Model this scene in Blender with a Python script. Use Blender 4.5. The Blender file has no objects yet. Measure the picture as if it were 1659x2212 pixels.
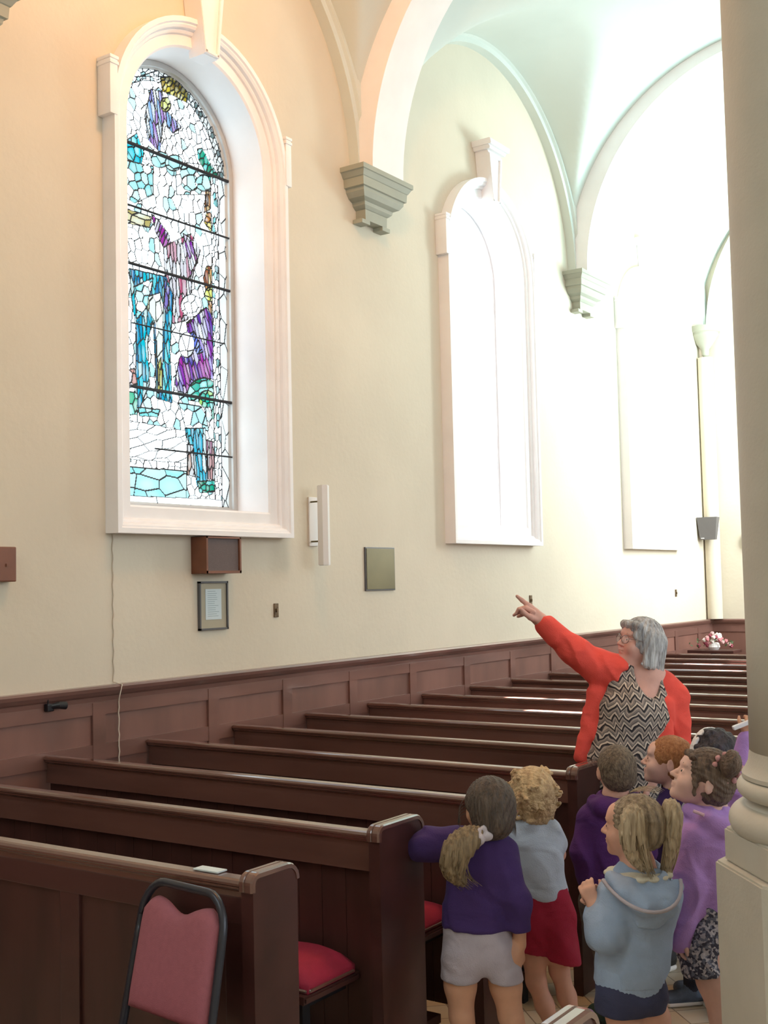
import bpy, bmesh, math, random
import numpy as np
from mathutils import Vector, Matrix
random.seed(7); rng = np.random.RandomState(11)
S = bpy.context.scene; COL = S.collection
PI = math.pi

# ------------------------------------------------------------------ camera
F_PX, YAW, PITCH, ROLL = 2544.1, .6015, .0613, -.0226
CAM = np.array([4.945, 0., 1.79])
def cam_axes():
    fwd = np.array([-math.sin(YAW)*math.cos(PITCH), math.cos(YAW)*math.cos(PITCH), math.sin(PITCH)])
    right = np.array([math.cos(YAW), math.sin(YAW), 0.]); up = np.cross(right, fwd)
    c, s = math.cos(ROLL), math.sin(ROLL)
    return c*right+s*up, -s*right+c*up, fwd
CR, CU, CF = cam_axes()
FH = np.array([-math.sin(YAW), math.cos(YAW), 0.]); RH = np.array([math.cos(YAW), math.sin(YAW), 0.])
def ray(x, y): return CF+CR*(x-829.5)/F_PX-CU*(y-1106)/F_PX
cd = bpy.data.cameras.new('camera'); co = bpy.data.objects.new('camera', cd); COL.objects.link(co)
cd.sensor_fit = 'HORIZONTAL'; cd.sensor_width = 36; cd.lens = 36*F_PX/1659; cd.clip_start = .05
co.matrix_world = Matrix(((CR[0], CU[0], -CF[0], CAM[0]), (CR[1], CU[1], -CF[1], CAM[1]), (CR[2], CU[2], -CF[2], CAM[2]), (0, 0, 0, 1)))
S.camera = co
S.view_settings.view_transform = 'Standard'; S.view_settings.look = 'None'
S.view_settings.gamma = 1; S.view_settings.use_curve_mapping = False; S.view_settings.exposure = 0.0

# ------------------------------------------------------------------ light
SKY = 4.0
w = bpy.data.worlds.new('world'); S.world = w; w.use_nodes = True
w.node_tree.nodes['Background'].inputs[0].default_value = (.80, .95, 1, 1)
w.node_tree.nodes['Background'].inputs[1].default_value = SKY
def lamp(name, kind, loc, target, power, color, **kw):
    l = bpy.data.lights.new(name, kind); l.energy = power; l.color = color
    for k, v in kw.items(): setattr(l, k, v)
    o = bpy.data.objects.new(name, l); COL.objects.link(o); o.location = loc
    o.rotation_euler = (Vector(target)-Vector(loc)).to_track_quat('-Z', 'Y').to_euler(); return o
# lamps added to boost unseen far-wall windows, then one for daylight near the third bay
for i, y in enumerate((-.2, 3.6, 7.4, 11.2)):
    lamp('nave_fill_light', 'AREA', (11.5, y, 4.1), (0, y, 2.4), 38, (1, .93, .98), shape='RECTANGLE', size=1.8, size_y=4.0)
lamp('nave_daylight', 'AREA', (3.3, 12.9, 3.7), (0, 12.9, 4.1), 300, (.93, 1, .99), shape='RECTANGLE', size=1.4, size_y=2.6)
lamp('vault_fill_light', 'AREA', (3.3, 11.6, 4.0), (1.6, 11.9, 6.4), 110, (.52, .98, 1), shape='RECTANGLE', size=1.6, size_y=1.2)  # added lamp aimed upward to brighten the vault, no such source there
lamp('warm_uplight', 'POINT', (1.9, 4.6, 6.0), (0, 5, 6), 135, (1, .46, .15), shadow_soft_size=.2)

# low sun coming through the far windows, touching the tops of a few pews
for a, b, e in (((6.5, 12.5, 6.2), (.92, 7.634, .95), 1.5), ((6.5, 12.3, 6.2), (1.27, 7.634, .95), .7), ((6.5, 11.9, 6.2), (1.40, 6.918, .95), .9), ((6.5, 11.8, 6.2), (1.66, 6.918, .95), 1.6), ((6.5, 13.9, 5.6), (.98, 11.216, .95), 1.9), ((6.5, 13.8, 5.4), (1.45, 10.499, .95), 1.6)):
    lamp('sun_beam', 'SPOT', a, b, 600000, (1, .97, .92), spot_size=math.radians(e), spot_blend=.25, shadow_soft_size=.02)

# ------------------------------------------------------------------ materials
def mat(name, color, rough=.6, metal=0, noise=0, nscale=8, bump=0, bscale=60, stretch=(1, 1, 1), spec=.5, color2=None, coat=0):
    m = bpy.data.materials.new(name); m.use_nodes = True; nt = m.node_tree; N = nt.nodes; L = nt.links
    b = N['Principled BSDF']; b.inputs['Roughness'].default_value = rough; b.inputs['Metallic'].default_value = metal
    b.inputs['Specular IOR Level'].default_value = spec; b.inputs['Coat Weight'].default_value = coat; b.inputs['Coat Roughness'].default_value = .12
    b.inputs['Base Color'].default_value = (*color, 1)
    if noise or bump or color2:
        tc = N.new('ShaderNodeTexCoord'); mp = N.new('ShaderNodeMapping'); L.new(tc.outputs['Object'], mp.inputs[0]); mp.inputs['Scale'].default_value = stretch
    if noise or color2:
        t = N.new('ShaderNodeTexNoise'); t.inputs['Scale'].default_value = nscale; t.inputs['Detail'].default_value = 5; L.new(mp.outputs[0], t.inputs[0])
        r = N.new('ShaderNodeValToRGB'); r.color_ramp.elements[0].position = .3; r.color_ramp.elements[1].position = .7
        c2 = color2 or tuple(min(1, c*(1+noise)) for c in color)
        c1 = color if color2 else tuple(c*(1-noise) for c in color)
        r.color_ramp.elements[0].color = (*c1, 1); r.color_ramp.elements[1].color = (*c2, 1)
        L.new(t.outputs[0], r.inputs[0]); L.new(r.outputs[0], b.inputs['Base Color'])
    if bump:
        t2 = N.new('ShaderNodeTexNoise'); t2.inputs['Scale'].default_value = bscale; t2.inputs['Detail'].default_value = 3; L.new(mp.outputs[0], t2.inputs[0])
        bp = N.new('ShaderNodeBump'); bp.inputs['Strength'].default_value = bump; bp.inputs['Distance'].default_value = .01
        L.new(t2.outputs[0], bp.inputs['Height']); L.new(bp.outputs[0], b.inputs['Normal'])
    return m
M = dict(
    plaster=mat('cream_plaster', (.68, .615, .505), .85, noise=.05, nscale=1.2, bump=.15, bscale=25),
    vault=mat('pale_blue_plaster', (.66, .70, .66), .8, noise=.03, nscale=2),
    trim=mat('white_stone_paint', (.90, .88, .90), .6, noise=.03, nscale=4),
    corbel=mat('sage_paint', (.36, .37, .31), .6, noise=.05, nscale=6),
    stone=mat('column_stone', (.55, .52, .46), .6, noise=.04, nscale=6, bump=.1, bscale=80),
    wainscot=mat('mahogany_panel', (.20, .095, .075), .42, noise=.25, nscale=3, stretch=(1, 1, .25)),
    wain_rail=mat('mahogany_rail', (.19, .095, .078), .28, noise=.25, nscale=4, stretch=(1, .3, 1), coat=.4),
    pew=mat('dark_mahogany', (.062, .023, .020), .30, noise=.3, nscale=5, stretch=(.25, 1, 1)),
    pew_plank=mat('dark_mahogany_planks', (.060, .022, .018), .38, noise=.3, nscale=6, stretch=(1, 1, .2)),
    pew_cap=mat('glossy_mahogany_cap', (.13, .058, .045), .16, noise=.25, nscale=5, stretch=(.2, 1, 1), coat=1),  # lighter and glossier than the boards
    steel=mat('black_steel', (.02, .02, .025), .4, metal=.4),
    red=mat('red_velvet', (.34, .014, .045), .8, noise=.15, nscale=10, bump=.2, bscale=200),
    pink=mat('dusty_pink_fabric', (.33, .105, .135), .85, noise=.06, nscale=60, bump=.2, bscale=300),
    chairframe=mat('dark_chair_frame', (.03, .032, .045), .3, metal=.3),
    boxwood=mat('speaker_wood', (.20, .07, .035), .4, noise=.2, nscale=5),
    grille=mat('grey_grille_cloth', (.14, .11, .11), .9, noise=.1, nscale=200),
    white=mat('white_enamel', (.78, .76, .76), .4),
    brass=mat('dull_brass', (.16, .14, .075), .4, metal=.5, noise=.15, nscale=3),
    frame=mat('grey_frame', (.10, .10, .11), .35),
    mount=mat('card_mount', (.42, .38, .29), .8),
    paper=mat('blue_white_paper', (.62, .70, .74), .8),
    plastic=mat('black_plastic', (.015, .015, .02), .3),
    switch=mat('bronze_plate', (.15, .10, .06), .4, metal=.6, noise=.4, nscale=60),
    cord=mat('cream_cord', (.62, .54, .45), .7),
    lead=mat('lead_came', (.012, .014, .02), .6),
    winframe=mat('grey_window_frame', (.50, .50, .50), .5),
    eye=mat('eye_dark', (.03, .025, .03), .2),
    teeth=mat('pink_lip', (.40, .13, .12), .5),
)
def skin(name, c): 
    m = mat(name, c, .55, noise=.06, nscale=25); m.node_tree.nodes['Principled BSDF'].inputs['Subsurface Weight'].default_value = .08
    m.node_tree.nodes['Principled BSDF'].inputs['Subsurface Radius'].default_value = (.02, .008, .004); return m
SK = skin('fair_skin', (.68, .38, .29)); SKP = skin('pale_skin', (.74, .48, .42)); SKT = skin('tan_skin', (.58, .31, .20)); SKW = skin('ruddy_skin', (.64, .36, .31))
def cloth(name, c, n=.08):
    m = mat(name, c, .9, noise=n, nscale=14, bump=.25, bscale=220); nt = m.node_tree; N = nt.nodes; L = nt.links
    b0 = [x for x in N if x.type == 'BUMP'][0]; t = N.new('ShaderNodeTexNoise'); t.inputs['Scale'].default_value = 6.5; t.inputs['Detail'].default_value = 1.5; t.inputs['Distortion'].default_value = .9
    mp = N.new('ShaderNodeMapping'); tc = N.new('ShaderNodeTexCoord'); mp.inputs['Rotation'].default_value = (.5, .3, .2); mp.inputs['Scale'].default_value = (1, 1, 1.7)
    L.new(tc.outputs['Object'], mp.inputs[0]); L.new(mp.outputs[0], t.inputs[0]); b1 = N.new('ShaderNodeBump'); b1.inputs['Strength'].default_value = .5; b1.inputs['Distance'].default_value = .035
    L.new(t.outputs[0], b1.inputs['Height']); L.new(b1.outputs[0], b0.inputs['Normal']); return m

def floor_mat():
    m = mat('stone_tiles', (.50, .42, .32), .35); nt = m.node_tree; N = nt.nodes; L = nt.links
    tc = N.new('ShaderNodeTexCoord'); br = N.new('ShaderNodeTexBrick'); mp = N.new('ShaderNodeMapping'); mp.inputs['Rotation'].default_value = (0, 0, .785)
    L.new(tc.outputs['Object'], mp.inputs[0]); L.new(mp.outputs[0], br.inputs[0])
    br.offset = 0; br.inputs['Scale'].default_value = 1; br.inputs['Brick Width'].default_value = .15; br.inputs['Row Height'].default_value = .15
    br.inputs['Mortar Size'].default_value = .003; br.inputs['Color1'].default_value = (.52, .40, .26, 1); br.inputs['Color2'].default_value = (.55, .52, .45, 1); br.inputs['Mortar'].default_value = (.22, .18, .14, 1)
    L.new(br.outputs[0], N['Principled BSDF'].inputs['Base Color']); return m
M['floor'] = floor_mat()

# ------------------------------------------------------------------ object helpers
def tag(o, label=None, cat=None, group=None, kind=None):
    if label: o['label'] = label
    if cat: o['category'] = cat
    if group: o['group'] = group
    if kind: o['kind'] = kind
    return o
def empty(name, loc, label, cat, group=None, rz=0):
    o = bpy.data.objects.new(name, None); COL.objects.link(o); o.location = loc; o.rotation_euler = (0, 0, rz); o.empty_display_size = .1
    return tag(o, label, cat, group)
def link(name, me, m, parent=None, world=True):
    o = bpy.data.objects.new(name, me); COL.objects.link(o)
    if m is not None:
        me.materials.append(m)
    if parent is not None:
        o.parent = parent
        if world: 
            mw = Matrix.LocRotScale(parent.location, parent.rotation_euler, None) if parent.parent is None else Matrix.Identity(4)
            o.matrix_parent_inverse = mw.inverted()
    return o
class MB:
    def __init__(s): s.bm = bmesh.new()
    def box(s, a, b, bev=0):
        a = Vector(a); b = Vector(b); c = (a+b)/2; d = b-a
        r = bmesh.ops.create_cube(s.bm, size=1, matrix=Matrix.Translation(c) @ Matrix.Diagonal((*[abs(x) for x in d], 1)))
        if bev:
            es = list({e for v in r['verts'] for e in v.link_edges})
            bmesh.ops.bevel(s.bm, geom=es, offset=bev, segments=2, affect='EDGES', profile=.6)
        return s
    def sweep(s, path, prof, closed=False, ups=None):
        """prof: list of (a,b) cross-section; path: list of (point, A axis, B axis)"""
        rings = [[s.bm.verts.new(Vector(p)+Vector(A)*a+Vector(B)*b) for a, b in prof] for p, A, B in path]
        n = len(prof); k = len(rings)
        for i in range(k if closed else k-1):
            r0, r1 = rings[i], rings[(i+1) % k]
            for j in range(n): s.bm.faces.new((r0[j], r0[(j+1) % n], r1[(j+1) % n], r1[j]))
        if not closed: s.bm.faces.new(rings[0][::-1]); s.bm.faces.new(rings[-1])
        return s
    def tube(s, pts, r, n=8):
        pts = [Vector(p) for p in pts]; path = []; rr = r if isinstance(r, (list, tuple)) else [r]*len(pts); nn = None; rings = []
        for i, p in enumerate(pts):
            t = (pts[min(i+1, len(pts)-1)]-pts[max(i-1, 0)]).normalized()
            if nn is None: nn = t.orthogonal().normalized()
            nn = (nn-t*nn.dot(t)).normalized(); b = t.cross(nn)
            rings.append([s.bm.verts.new(p+(nn*math.cos(2*PI*j/n)+b*math.sin(2*PI*j/n))*rr[i]) for j in range(n)])
        for i in range(len(rings)-1):
            for j in range(n): s.bm.faces.new((rings[i][j], rings[i][(j+1) % n], rings[i+1][(j+1) % n], rings[i+1][j]))
        s.bm.faces.new(rings[0][::-1]); s.bm.faces.new(rings[-1]); return s
    def lathe(s, c, prof, n=64):
        rings = [[s.bm.verts.new((c[0]+r*math.cos(2*PI*j/n), c[1]+r*math.sin(2*PI*j/n), c[2]+z)) for j in range(n)] for r, z in prof]
        for i in range(len(rings)-1):
            for j in range(n): s.bm.faces.new((rings[i][j], rings[i][(j+1) % n], rings[i+1][(j+1) % n], rings[i+1][j]))
        s.bm.faces.new(rings[0][::-1]); s.bm.faces.new(rings[-1]); return s
    def poly(s, pts, ex, bev=0):
        ex = Vector(ex); a = [s.bm.verts.new(p) for p in pts]; b = [s.bm.verts.new(Vector(p)+ex) for p in pts]; n = len(pts)
        f0 = s.bm.faces.new(a[::-1]); f1 = s.bm.faces.new(b)
        for i in range(n): s.bm.faces.new((a[i], a[(i+1) % n], b[(i+1) % n], b[i]))
        if bev: bmesh.ops.bevel(s.bm, geom=list(f0.edges)+list(f1.edges), offset=bev, segments=2, affect='EDGES')
        return s
    def ball(s, c, r, sub=2):
        r = (r, r, r) if not isinstance(r, (tuple, list)) else r
        bmesh.ops.create_icosphere(s.bm, subdivisions=sub, radius=1, matrix=Matrix.Translation(c) @ Matrix.Diagonal((*r, 1))); return s
    def build(s, name, m, parent=None, smooth=False, world=True):
        bmesh.ops.recalc_face_normals(s.bm, faces=s.bm.faces)
        me = bpy.data.meshes.new(name); s.bm.to_mesh(me); s.bm.free()
        if smooth: me.polygons.foreach_set('use_smooth', [True]*len(me.polygons))
        return link(name, me, m, parent, world)
def autosmooth(o, ang=.6):
    me = o.data; me.polygons.foreach_set('use_smooth', [True]*len(me.polygons))
    bm = bmesh.new(); bm.from_mesh(me)
    for e in bm.edges:
        if len(e.link_faces) == 2 and e.calc_face_angle(0) > ang: e.smooth = False
    bm.to_mesh(me); bm.free(); return o

# ------------------------------------------------------------------ the room
WIN = [5.25, 8.83, 12.42]; ZS = 4.50; OPN = .60; SILL = 2.27; GX = -.27
CORB = [3.44, 7.08, 10.73]; YB = 14.25
MB().box((-.05, -3, -.1), (12, YB+.2, 0)).build('floor', M['floor'])['kind'] = 'structure'
def wall_left():
    bm = bmesh.new(); Z1 = 6.9
    def quad(a, b, c, d): bm.faces.new([bm.verts.new((0, *p)) for p in (a, b, c, d)])
    y = -3.
    for c in WIN:
        quad((y, 0), (c-OPN, 0), (c-OPN, Z1), (y, Z1)); quad((c-OPN, 0), (c+OPN, 0), (c+OPN, SILL), (c-OPN, SILL))
        n = 32; arc = [(c-OPN*math.cos(PI*i/n), ZS+OPN*math.sin(PI*i/n)) for i in range(n+1)]
        for i in range(n): quad(arc[i], arc[i+1], (arc[i+1][0], Z1), (arc[i][0], Z1))
        y = c+OPN
    quad((y, 0), (YB, 0), (YB, Z1), (y, Z1))
    bmesh.ops.remove_doubles(bm, verts=bm.verts, dist=1e-5)
    me = bpy.data.meshes.new('wall_left'); bm.to_mesh(me); bm.free()
    tag(link('wall_left', me, M['plaster']), kind='structure')
wall_left()
MB().box((-.3, YB, 0), (12, YB+.2, 7.6)).build('wall_back', M['plaster'])['kind'] = 'structure'

def nave_shell():
    # unseen church shell behind and beside the camera, added to cut ambient light: end wall, far wall with tall windows, flat nave ceiling
    MB().box((-.05, -3.2, 0), (12, -3.0, 7.6)).build('wall_rear', M['plaster'])['kind'] = 'structure'
    m = MB(); ys = [-3.0, -1.2, .8, 2.6, 4.6, 6.4, 8.4, 10.2, 12.2, 14.25]
    m.box((11.6, -3, 0), (11.8, YB, 1.9)); m.box((11.6, -3, 6.2), (11.8, YB, 7.6))
    for i in range(0, len(ys)-1, 2): m.box((11.6, ys[i], 1.9), (11.8, ys[i+1], 6.2))
    m.build('wall_right', M['plaster'])['kind'] = 'structure'
    MB().box((3.9, -3.2, 7.5), (12, YB+.2, 7.7)).build('ceiling', M['plaster'])['kind'] = 'structure'
    m = MB(); m.box((3.9, -3.2, 6.9), (4.1, YB, 7.6)); m.build('trim_10', M['plaster'])['kind'] = 'structure'
nave_shell()

def arch_path(c, x, hw, zs, zb, n=32, ear=None):
    """closed outline of a round-headed opening in the wall plane: point, outward axis"""
    P = []; z0 = zb
    P.append(((x, c-hw, zb), (0, -1, -1))); P.append(((x, c-hw, zs), (0, -1, 0)))
    for i in range(1, n): 
        a = PI*i/n; P.append(((x, c-hw*math.cos(a), zs+hw*math.sin(a)), (0, -math.cos(a), math.sin(a))))
    P.append(((x, c+hw, zs), (0, 1, 0))); P.append(((x, c+hw, zb), (0, 1, -1)))
    return P
GW = OPN-.035   # half width of the glazed opening at the glass plane
def window_unit(i, c):
    root = empty('window_%d' % (i+1), (0, c, SILL), None, None); root['kind'] = 'structure'
    # reveal running from the wall face back to the glazing
    m = MB(); path = [(p, A, (1, 0, 0)) for p, A in arch_path(c, 0, OPN, ZS, SILL)]
    m.sweep(path, [(0, 0), (.05, -.004), (.05, -.40), (0, -.40)], closed=True)
    o = m.build('reveal', M['trim'], root); autosmooth(o)
    # timber frame round the glass
    m = MB(); path = [(p, A, (1, 0, 0)) for p, A in arch_path(c, GX, OPN-.002, ZS, SILL)]
    m.sweep(path, [(0, -.05), (0, .03), (-.035, .03), (-.035, .012), (-.05, .0), (-.05, -.05)], closed=True)
    autosmooth(m.build('window_frame', M['winframe'] if i == 0 else M['trim'], root))  # plain windows get whiter frames, imitating their blown-out light
    # moulded surround, proud of the wall
    m = MB(); H = .765
    prof = [(0, 0), (0, .022), (.012, .034), (.075, .034), (.080, .048), (.092, .056), (.100, .056), (.106, .078), (.120, .088), (.128, .088), (.136, .100), (.165, .100), (.165, 0)]
    m.sweep([(p, A, (1, 0, 0)) for p, A in arch_path(c, 0, OPN, ZS, SILL)], prof, closed=True)
    for s in (-1, 1):    # the ears at the springing, standing a little further out
        y0, y1 = sorted((c+s*(H-.022), c+s*(H+.036)))
        m.box((0, y0, ZS-.05), (.106, y1, ZS+.285), .006)
        m.box((0, y0-.004, ZS+.235), (.112, y1+.004, ZS+.255), .004); m.box((0, y0-.004, ZS+.265), (.112, y1+.004, ZS+.285), .004)
    autosmooth(m.build('surround', M['trim'], root), .45)
    # keystone with sunk panel and cap
    m = MB()
    def trap(x, z0, z1, h0, h1, x0=0): m.poly([(x0, c-h0, z0), (x0, c+h0, z0), (x0, c+h1, z1), (x0, c-h1, z1)], (x-x0, 0, 0), .004)
    trap(.13, 5.05, 5.50, .060, .115); 
    trap(.145, 5.056, 5.078, .060, .063); trap(.145, 5.45, 5.475, .110, .113)
    for s in (-1, 1):
        m.poly([(.1, c+s*.060, 5.058), (.1, c+s*.040, 5.058), (.1, c+s*.080, 5.46), (.1, c+s*.111, 5.46)], (.045, 0, 0), .003)
    trap(.165, 5.50, 5.53, .14, .155); trap(.19, 5.53, 5.575, .165, .18)
    m.build('keystone', M['trim'], root)
    return root
WR = [window_unit(i, c) for i, c in enumerate(WIN)]

def glass_mat(name, attr=None, col=(1, 1, 1)):
    m = bpy.data.materials.new(name); m.use_nodes = True; nt = m.node_tree; nt.nodes.clear(); N = nt.nodes; L = nt.links
    out = N.new('ShaderNodeOutputMaterial'); t = N.new('ShaderNodeBsdfTransparent'); g = N.new('ShaderNodeBsdfGlossy'); g.inputs['Roughness'].default_value = .1
    mx = N.new('ShaderNodeMixShader'); mx.inputs[0].default_value = .03; L.new(t.outputs[0], mx.inputs[1]); L.new(g.outputs[0], mx.inputs[2]); L.new(mx.outputs[0], out.inputs[0])
    t.inputs[0].default_value = (*col, 1)
    if attr:
        a = N.new('ShaderNodeAttribute'); a.attribute_name = attr; L.new(a.outputs['Color'], t.inputs[0])
    return m
for i in (1, 2):
    c = WIN[i]; m = MB(); P = [(GX, c-GW, SILL), (GX, c-GW, ZS)]+[(GX, c-GW*math.cos(PI*k/24), ZS+GW*math.sin(PI*k/24)) for k in range(1, 24)]+[(GX, c+GW, ZS), (GX, c+GW, SILL)]
    m.poly(P, (.006, 0, 0)); m.build('pane', glass_mat('clear_glass_%d' % i), WR[i])

# ------------------------------------------------------------------ stained glass of the first window
TINT = .30
def stained():
    c = WIN[0]; g = .004
    ny = int(2*GW/g); nz = int((ZS+GW-SILL)/g)
    Y, Z = np.meshgrid(c-GW+(np.arange(ny)+.5)*g, SILL+(np.arange(nz)+.5)*g, indexing='ij')
    inside = (Z < ZS) | ((Y-c)**2+(Z-ZS)**2 < GW**2)
    # picture plan of the window, drawn in its own sheet of coordinates (u across, v down)
    d = np.stack([np.full(Y.shape, GX), Y, Z], -1)-CAM; zz = d@CF
    U = 829.5+F_PX*(d@CR)/zz; V = 1106-F_PX*(d@CU)/zz
    def inpoly(pts):
        r = np.zeros(U.shape, bool); n = len(pts)
        for i in range(n):
            x0, y0 = pts[i]; x1, y1 = pts[(i+1) % n]
            if y0 == y1: continue
            r ^= ((y0 > V) != (y1 > V)) & (U < (x1-x0)*(V-y0)/(y1-y0)+x0)
        return r
    def disc(cx, cy, r, q=1.0): return ((U-cx)/r)**2+((V-cy)/(r*q))**2 < 1
    W_ = (1., 1., 1.)
    # region, colours, cell size (across, along), angle of the long direction from vertical (deg)
    R = [(np.ones(U.shape, bool), [(1, 1, 1)]*12+[(.85, 1, 1), (.6, .95, 1)], (.055, .07), 10)]
    def add(mask, cols, size=(.05, .07), ang=0): R.append((mask, cols, size, ang))
    CY = [(.0, .62, .78), (.05, .75, .85), (.0, .45, .70), (.35, .9, .95), (.7, 1, 1)]
    PC = [(.55, .95, .95), (.75, 1, .98), (1, 1, 1), (1, 1, 1), (.4, .85, .85)]
    GR = [(.0, .42, .25), (.05, .55, .42), (.0, .30, .16), (.1, .7, .65)]
    BL = [(.0, .50, .75), (.0, .68, .85), (.02, .28, .60), (.15, .85, .95), (.8, 1, 1), (.0, .40, .68)]
    VI = [(.16, .04, .45), (.30, .06, .55), (.12, .08, .50), (.55, .35, .9), (.9, .8, 1)]
    MG = [(.55, .02, .45), (.35, .02, .5), (.95, .75, .95), (.7, .2, .6), (1, .95, 1)]
    CR_ = [(1, .85, .9), (1, .95, 1), (.75, .12, .25), (1, 1, 1), (.9, .45, .55), (1, .9, .95)]
    add(inpoly([(262, 200), (300, 165), (345, 150), (430, 190), (470, 260), (500, 340), (500, 360), (262, 340)]), [(1, 1, 1)]*12+[(.8, 1, 1), (.6, .9, 1)], (.045, .06), 35)
    # rim of small beads round the head of the light
    rr = np.hypot(Y-c, np.maximum(Z-ZS, 0)); add((rr > GW-.085) & (rr < GW-.03) & (V > 165), [(1, 1, 1)]*5+[(.55, .85, .85), (.8, .95, 1)], (.032, .036), 0)
    add(inpoly([(345, 168), (372, 165), (405, 200), (403, 222), (375, 207), (350, 197)]), [(.85, .62, .05), (.95, .75, .15), (.45, .28, .02)], (.03, .05), -30)
    add(inpoly([(325, 192), (348, 198), (360, 240), (392, 275), (372, 288), (352, 262), (345, 330), (318, 300), (312, 250)]), [(.5, .45, 1), (.25, .2, .8), (.9, .9, 1), (1, 1, 1), (.35, .6, 1), (.6, .3, .8)], (.025, .12), 12)
    add(disc(357, 226, 11, 1.4), [(.7, .66, .15), (.9, .85, .3)], (.04, .04))
    add(inpoly([(268, 305), (295, 288), (310, 330), (305, 355), (275, 345)]), CY[:2]+[(.2, .8, .85)], (.05, .07), 10)
    add(inpoly([(264, 345), (330, 360), (330, 420), (290, 440), (264, 420)]), PC, (.06, .06), 0)
    add(inpoly([(380, 350), (480, 385), (470, 420), (380, 420)]), PC, (.07, .06), 40)
    for cx, cy in ((345, 345), (375, 352), (410, 395), (440, 395)): add(disc(cx, cy, 19, .9), PC[:3], (.09, .08))
    add(inpoly([(425, 322), (436, 320), (452, 350), (475, 385), (480, 420), (462, 412), (445, 375), (428, 345)]), GR, (.035, .06), -30)
    add(disc(464, 420, 11, 1.5), [(.1, .6, .3), (.0, .45, .2)], (.04, .04))
    add(inpoly([(443, 412), (462, 414), (458, 450), (440, 460)]), [(.7, .3, .1), (.9, .6, .3), (.35, .12, .04), (1, .95, .8)], (.025, .08), 0)
    add(inpoly([(446, 458), (482, 470), (484, 498), (492, 512), (455, 502), (440, 480)]), [(.95, .65, .08), (.9, .5, .05), (1, .8, .3), (.7, .25, .05)], (.065, .035), 0)
    add(inpoly([(268, 450), (328, 470), (322, 492), (274, 482)]), [(.95, .8, .5), (1, .97, .85), (.6, .45, .15)], (.11, .04), 0)
    add(inpoly([(326, 462), (345, 480), (362, 505), (372, 530), (352, 535), (335, 500)]), MG, (.025, .11), -22)
    add(inpoly([(352, 535), (372, 522), (412, 505), (432, 540), (415, 600), (405, 690), (372, 700), (358, 620)]), CR_, (.03, .12), 4)
    add(inpoly([(395, 505), (412, 515), (425, 560), (410, 600), (404, 550)]), MG, (.025, .09), 20)
    add(inpoly([(445, 575), (462, 576), (470, 610), (465, 660), (452, 690), (448, 650), (438, 600)]), [(.7, .28, .1), (.45, .12, .05), (.95, .6, .2), (.8, .4, .15)], (.03, .08), 10)
    add(disc(455, 636, 14, 1.1), [(.9, .82, .15), (1, .95, .4)], (.05, .05))
    add(inpoly([(278, 580), (322, 590), (358, 598), (374, 640), (370, 700), (366, 760), (372, 870), (338, 860), (332, 740), (330, 690), (318, 740), (322, 830), (302, 880), (290, 880), (294, 720), (284, 650)]), BL, (.03, .12), 3)
    add(inpoly([(288, 620), (330, 600), (318, 660), (295, 690)]), [(.85, 1, 1), (.3, .85, .9), (1, 1, 1)], (.06, .06), 30)
    add(inpoly([(320, 640), (345, 632), (352, 660), (350, 840), (340, 848), (336, 700), (318, 668)]), [(1, 1, 1), (1, 1, .9), (.95, .9, .6)], (.06, .12), 0)
    add(inpoly([(340, 790), (348, 770), (350, 845), (340, 850)]), [(.85, .75, .2)], (.03, .1), 0)
    add(inpoly([(355, 600), (366, 625), (360, 680), (352, 660)]), [(.1, .1, .6), (.3, .2, .7)], (.03, .1))
    add(inpoly([(425, 680), (445, 664), (463, 690), (466, 820), (440, 815), (400, 850), (374, 842), (386, 775), (408, 735), (402, 700)]), VI+MG, (.028, .12), 18)
    add(inpoly([(405, 725), (418, 715), (438, 760), (425, 765)]), [(.3, .4, 1), (.15, .2, .8)], (.03, .08), -25)
    add(disc(402, 745, 17, 1.6), [(1, 1, 1), (1, .95, 1)], (.08, .12))
    add(disc(412, 660, 22, 1.1), [(1, 1, 1)], (.06, .06))
    add(inpoly([(276, 800), (290, 795), (296, 830), (278, 838)]), [(.8, .35, .3), (1, .8, .8)], (.04, .06))
    add(disc(438, 853, 34, 1.05) & (V < 870+(U-438)*.2), GR[1:]+[(.3, .85, .8), (.6, .95, .9)], (.07, .045), 20)
    add(disc(446, 862, 18, 1.0), [(.35, .8, .6), (.5, .8, .2), (.0, .55, .4)], (.045, .05))
    add(inpoly([(276, 845), (296, 850), (296, 895), (278, 895)]), [(.1, .6, .35), (.4, .9, .8)], (.06, .08))
    add(inpoly([(298, 880), (345, 885), (340, 900), (300, 898)]), [(.3, .85, .85), (.7, 1, 1)], (.08, .05))
    add(inpoly([(452, 870), (470, 870), (468, 905), (458, 905)]), [(.1, .6, .4), (.5, .95, .9)], (.05, .08))
    add(inpoly([(385, 870), (440, 880), (450, 930), (400, 925)]), [(.6, .95, 1), (1, 1, 1), (1, 1, 1)], (.07, .08))
    add(inpoly([(398, 925), (443, 925), (448, 1045), (425, 1050), (415, 990)]), [(.1, .75, .9), (.05, .6, .85), (.3, .85, .95), (.9, 1, 1)], (.03, .13), 6)
    add(inpoly([(444, 950), (462, 955), (464, 1035), (448, 1035)]), [(.8, .4, .4), (1, .85, .85), (.6, .2, .35)], (.02, .12), 0)
    add(inpoly([(402, 960), (416, 962), (420, 1030), (404, 1025)]), [(.85, .5, .4), (1, .9, .9)], (.03, .1), 0)
    add(inpoly([(262, 905), (400, 930), (404, 1000), (262, 990)]), [(1, 1, 1)], (.16, .05), 14)
    add(inpoly([(276, 1008), (402, 1018), (402, 1076), (276, 1070)]), [(.45, .92, .95), (.6, .97, 1), (.75, 1, 1)], (.16, .09), 0)
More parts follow.
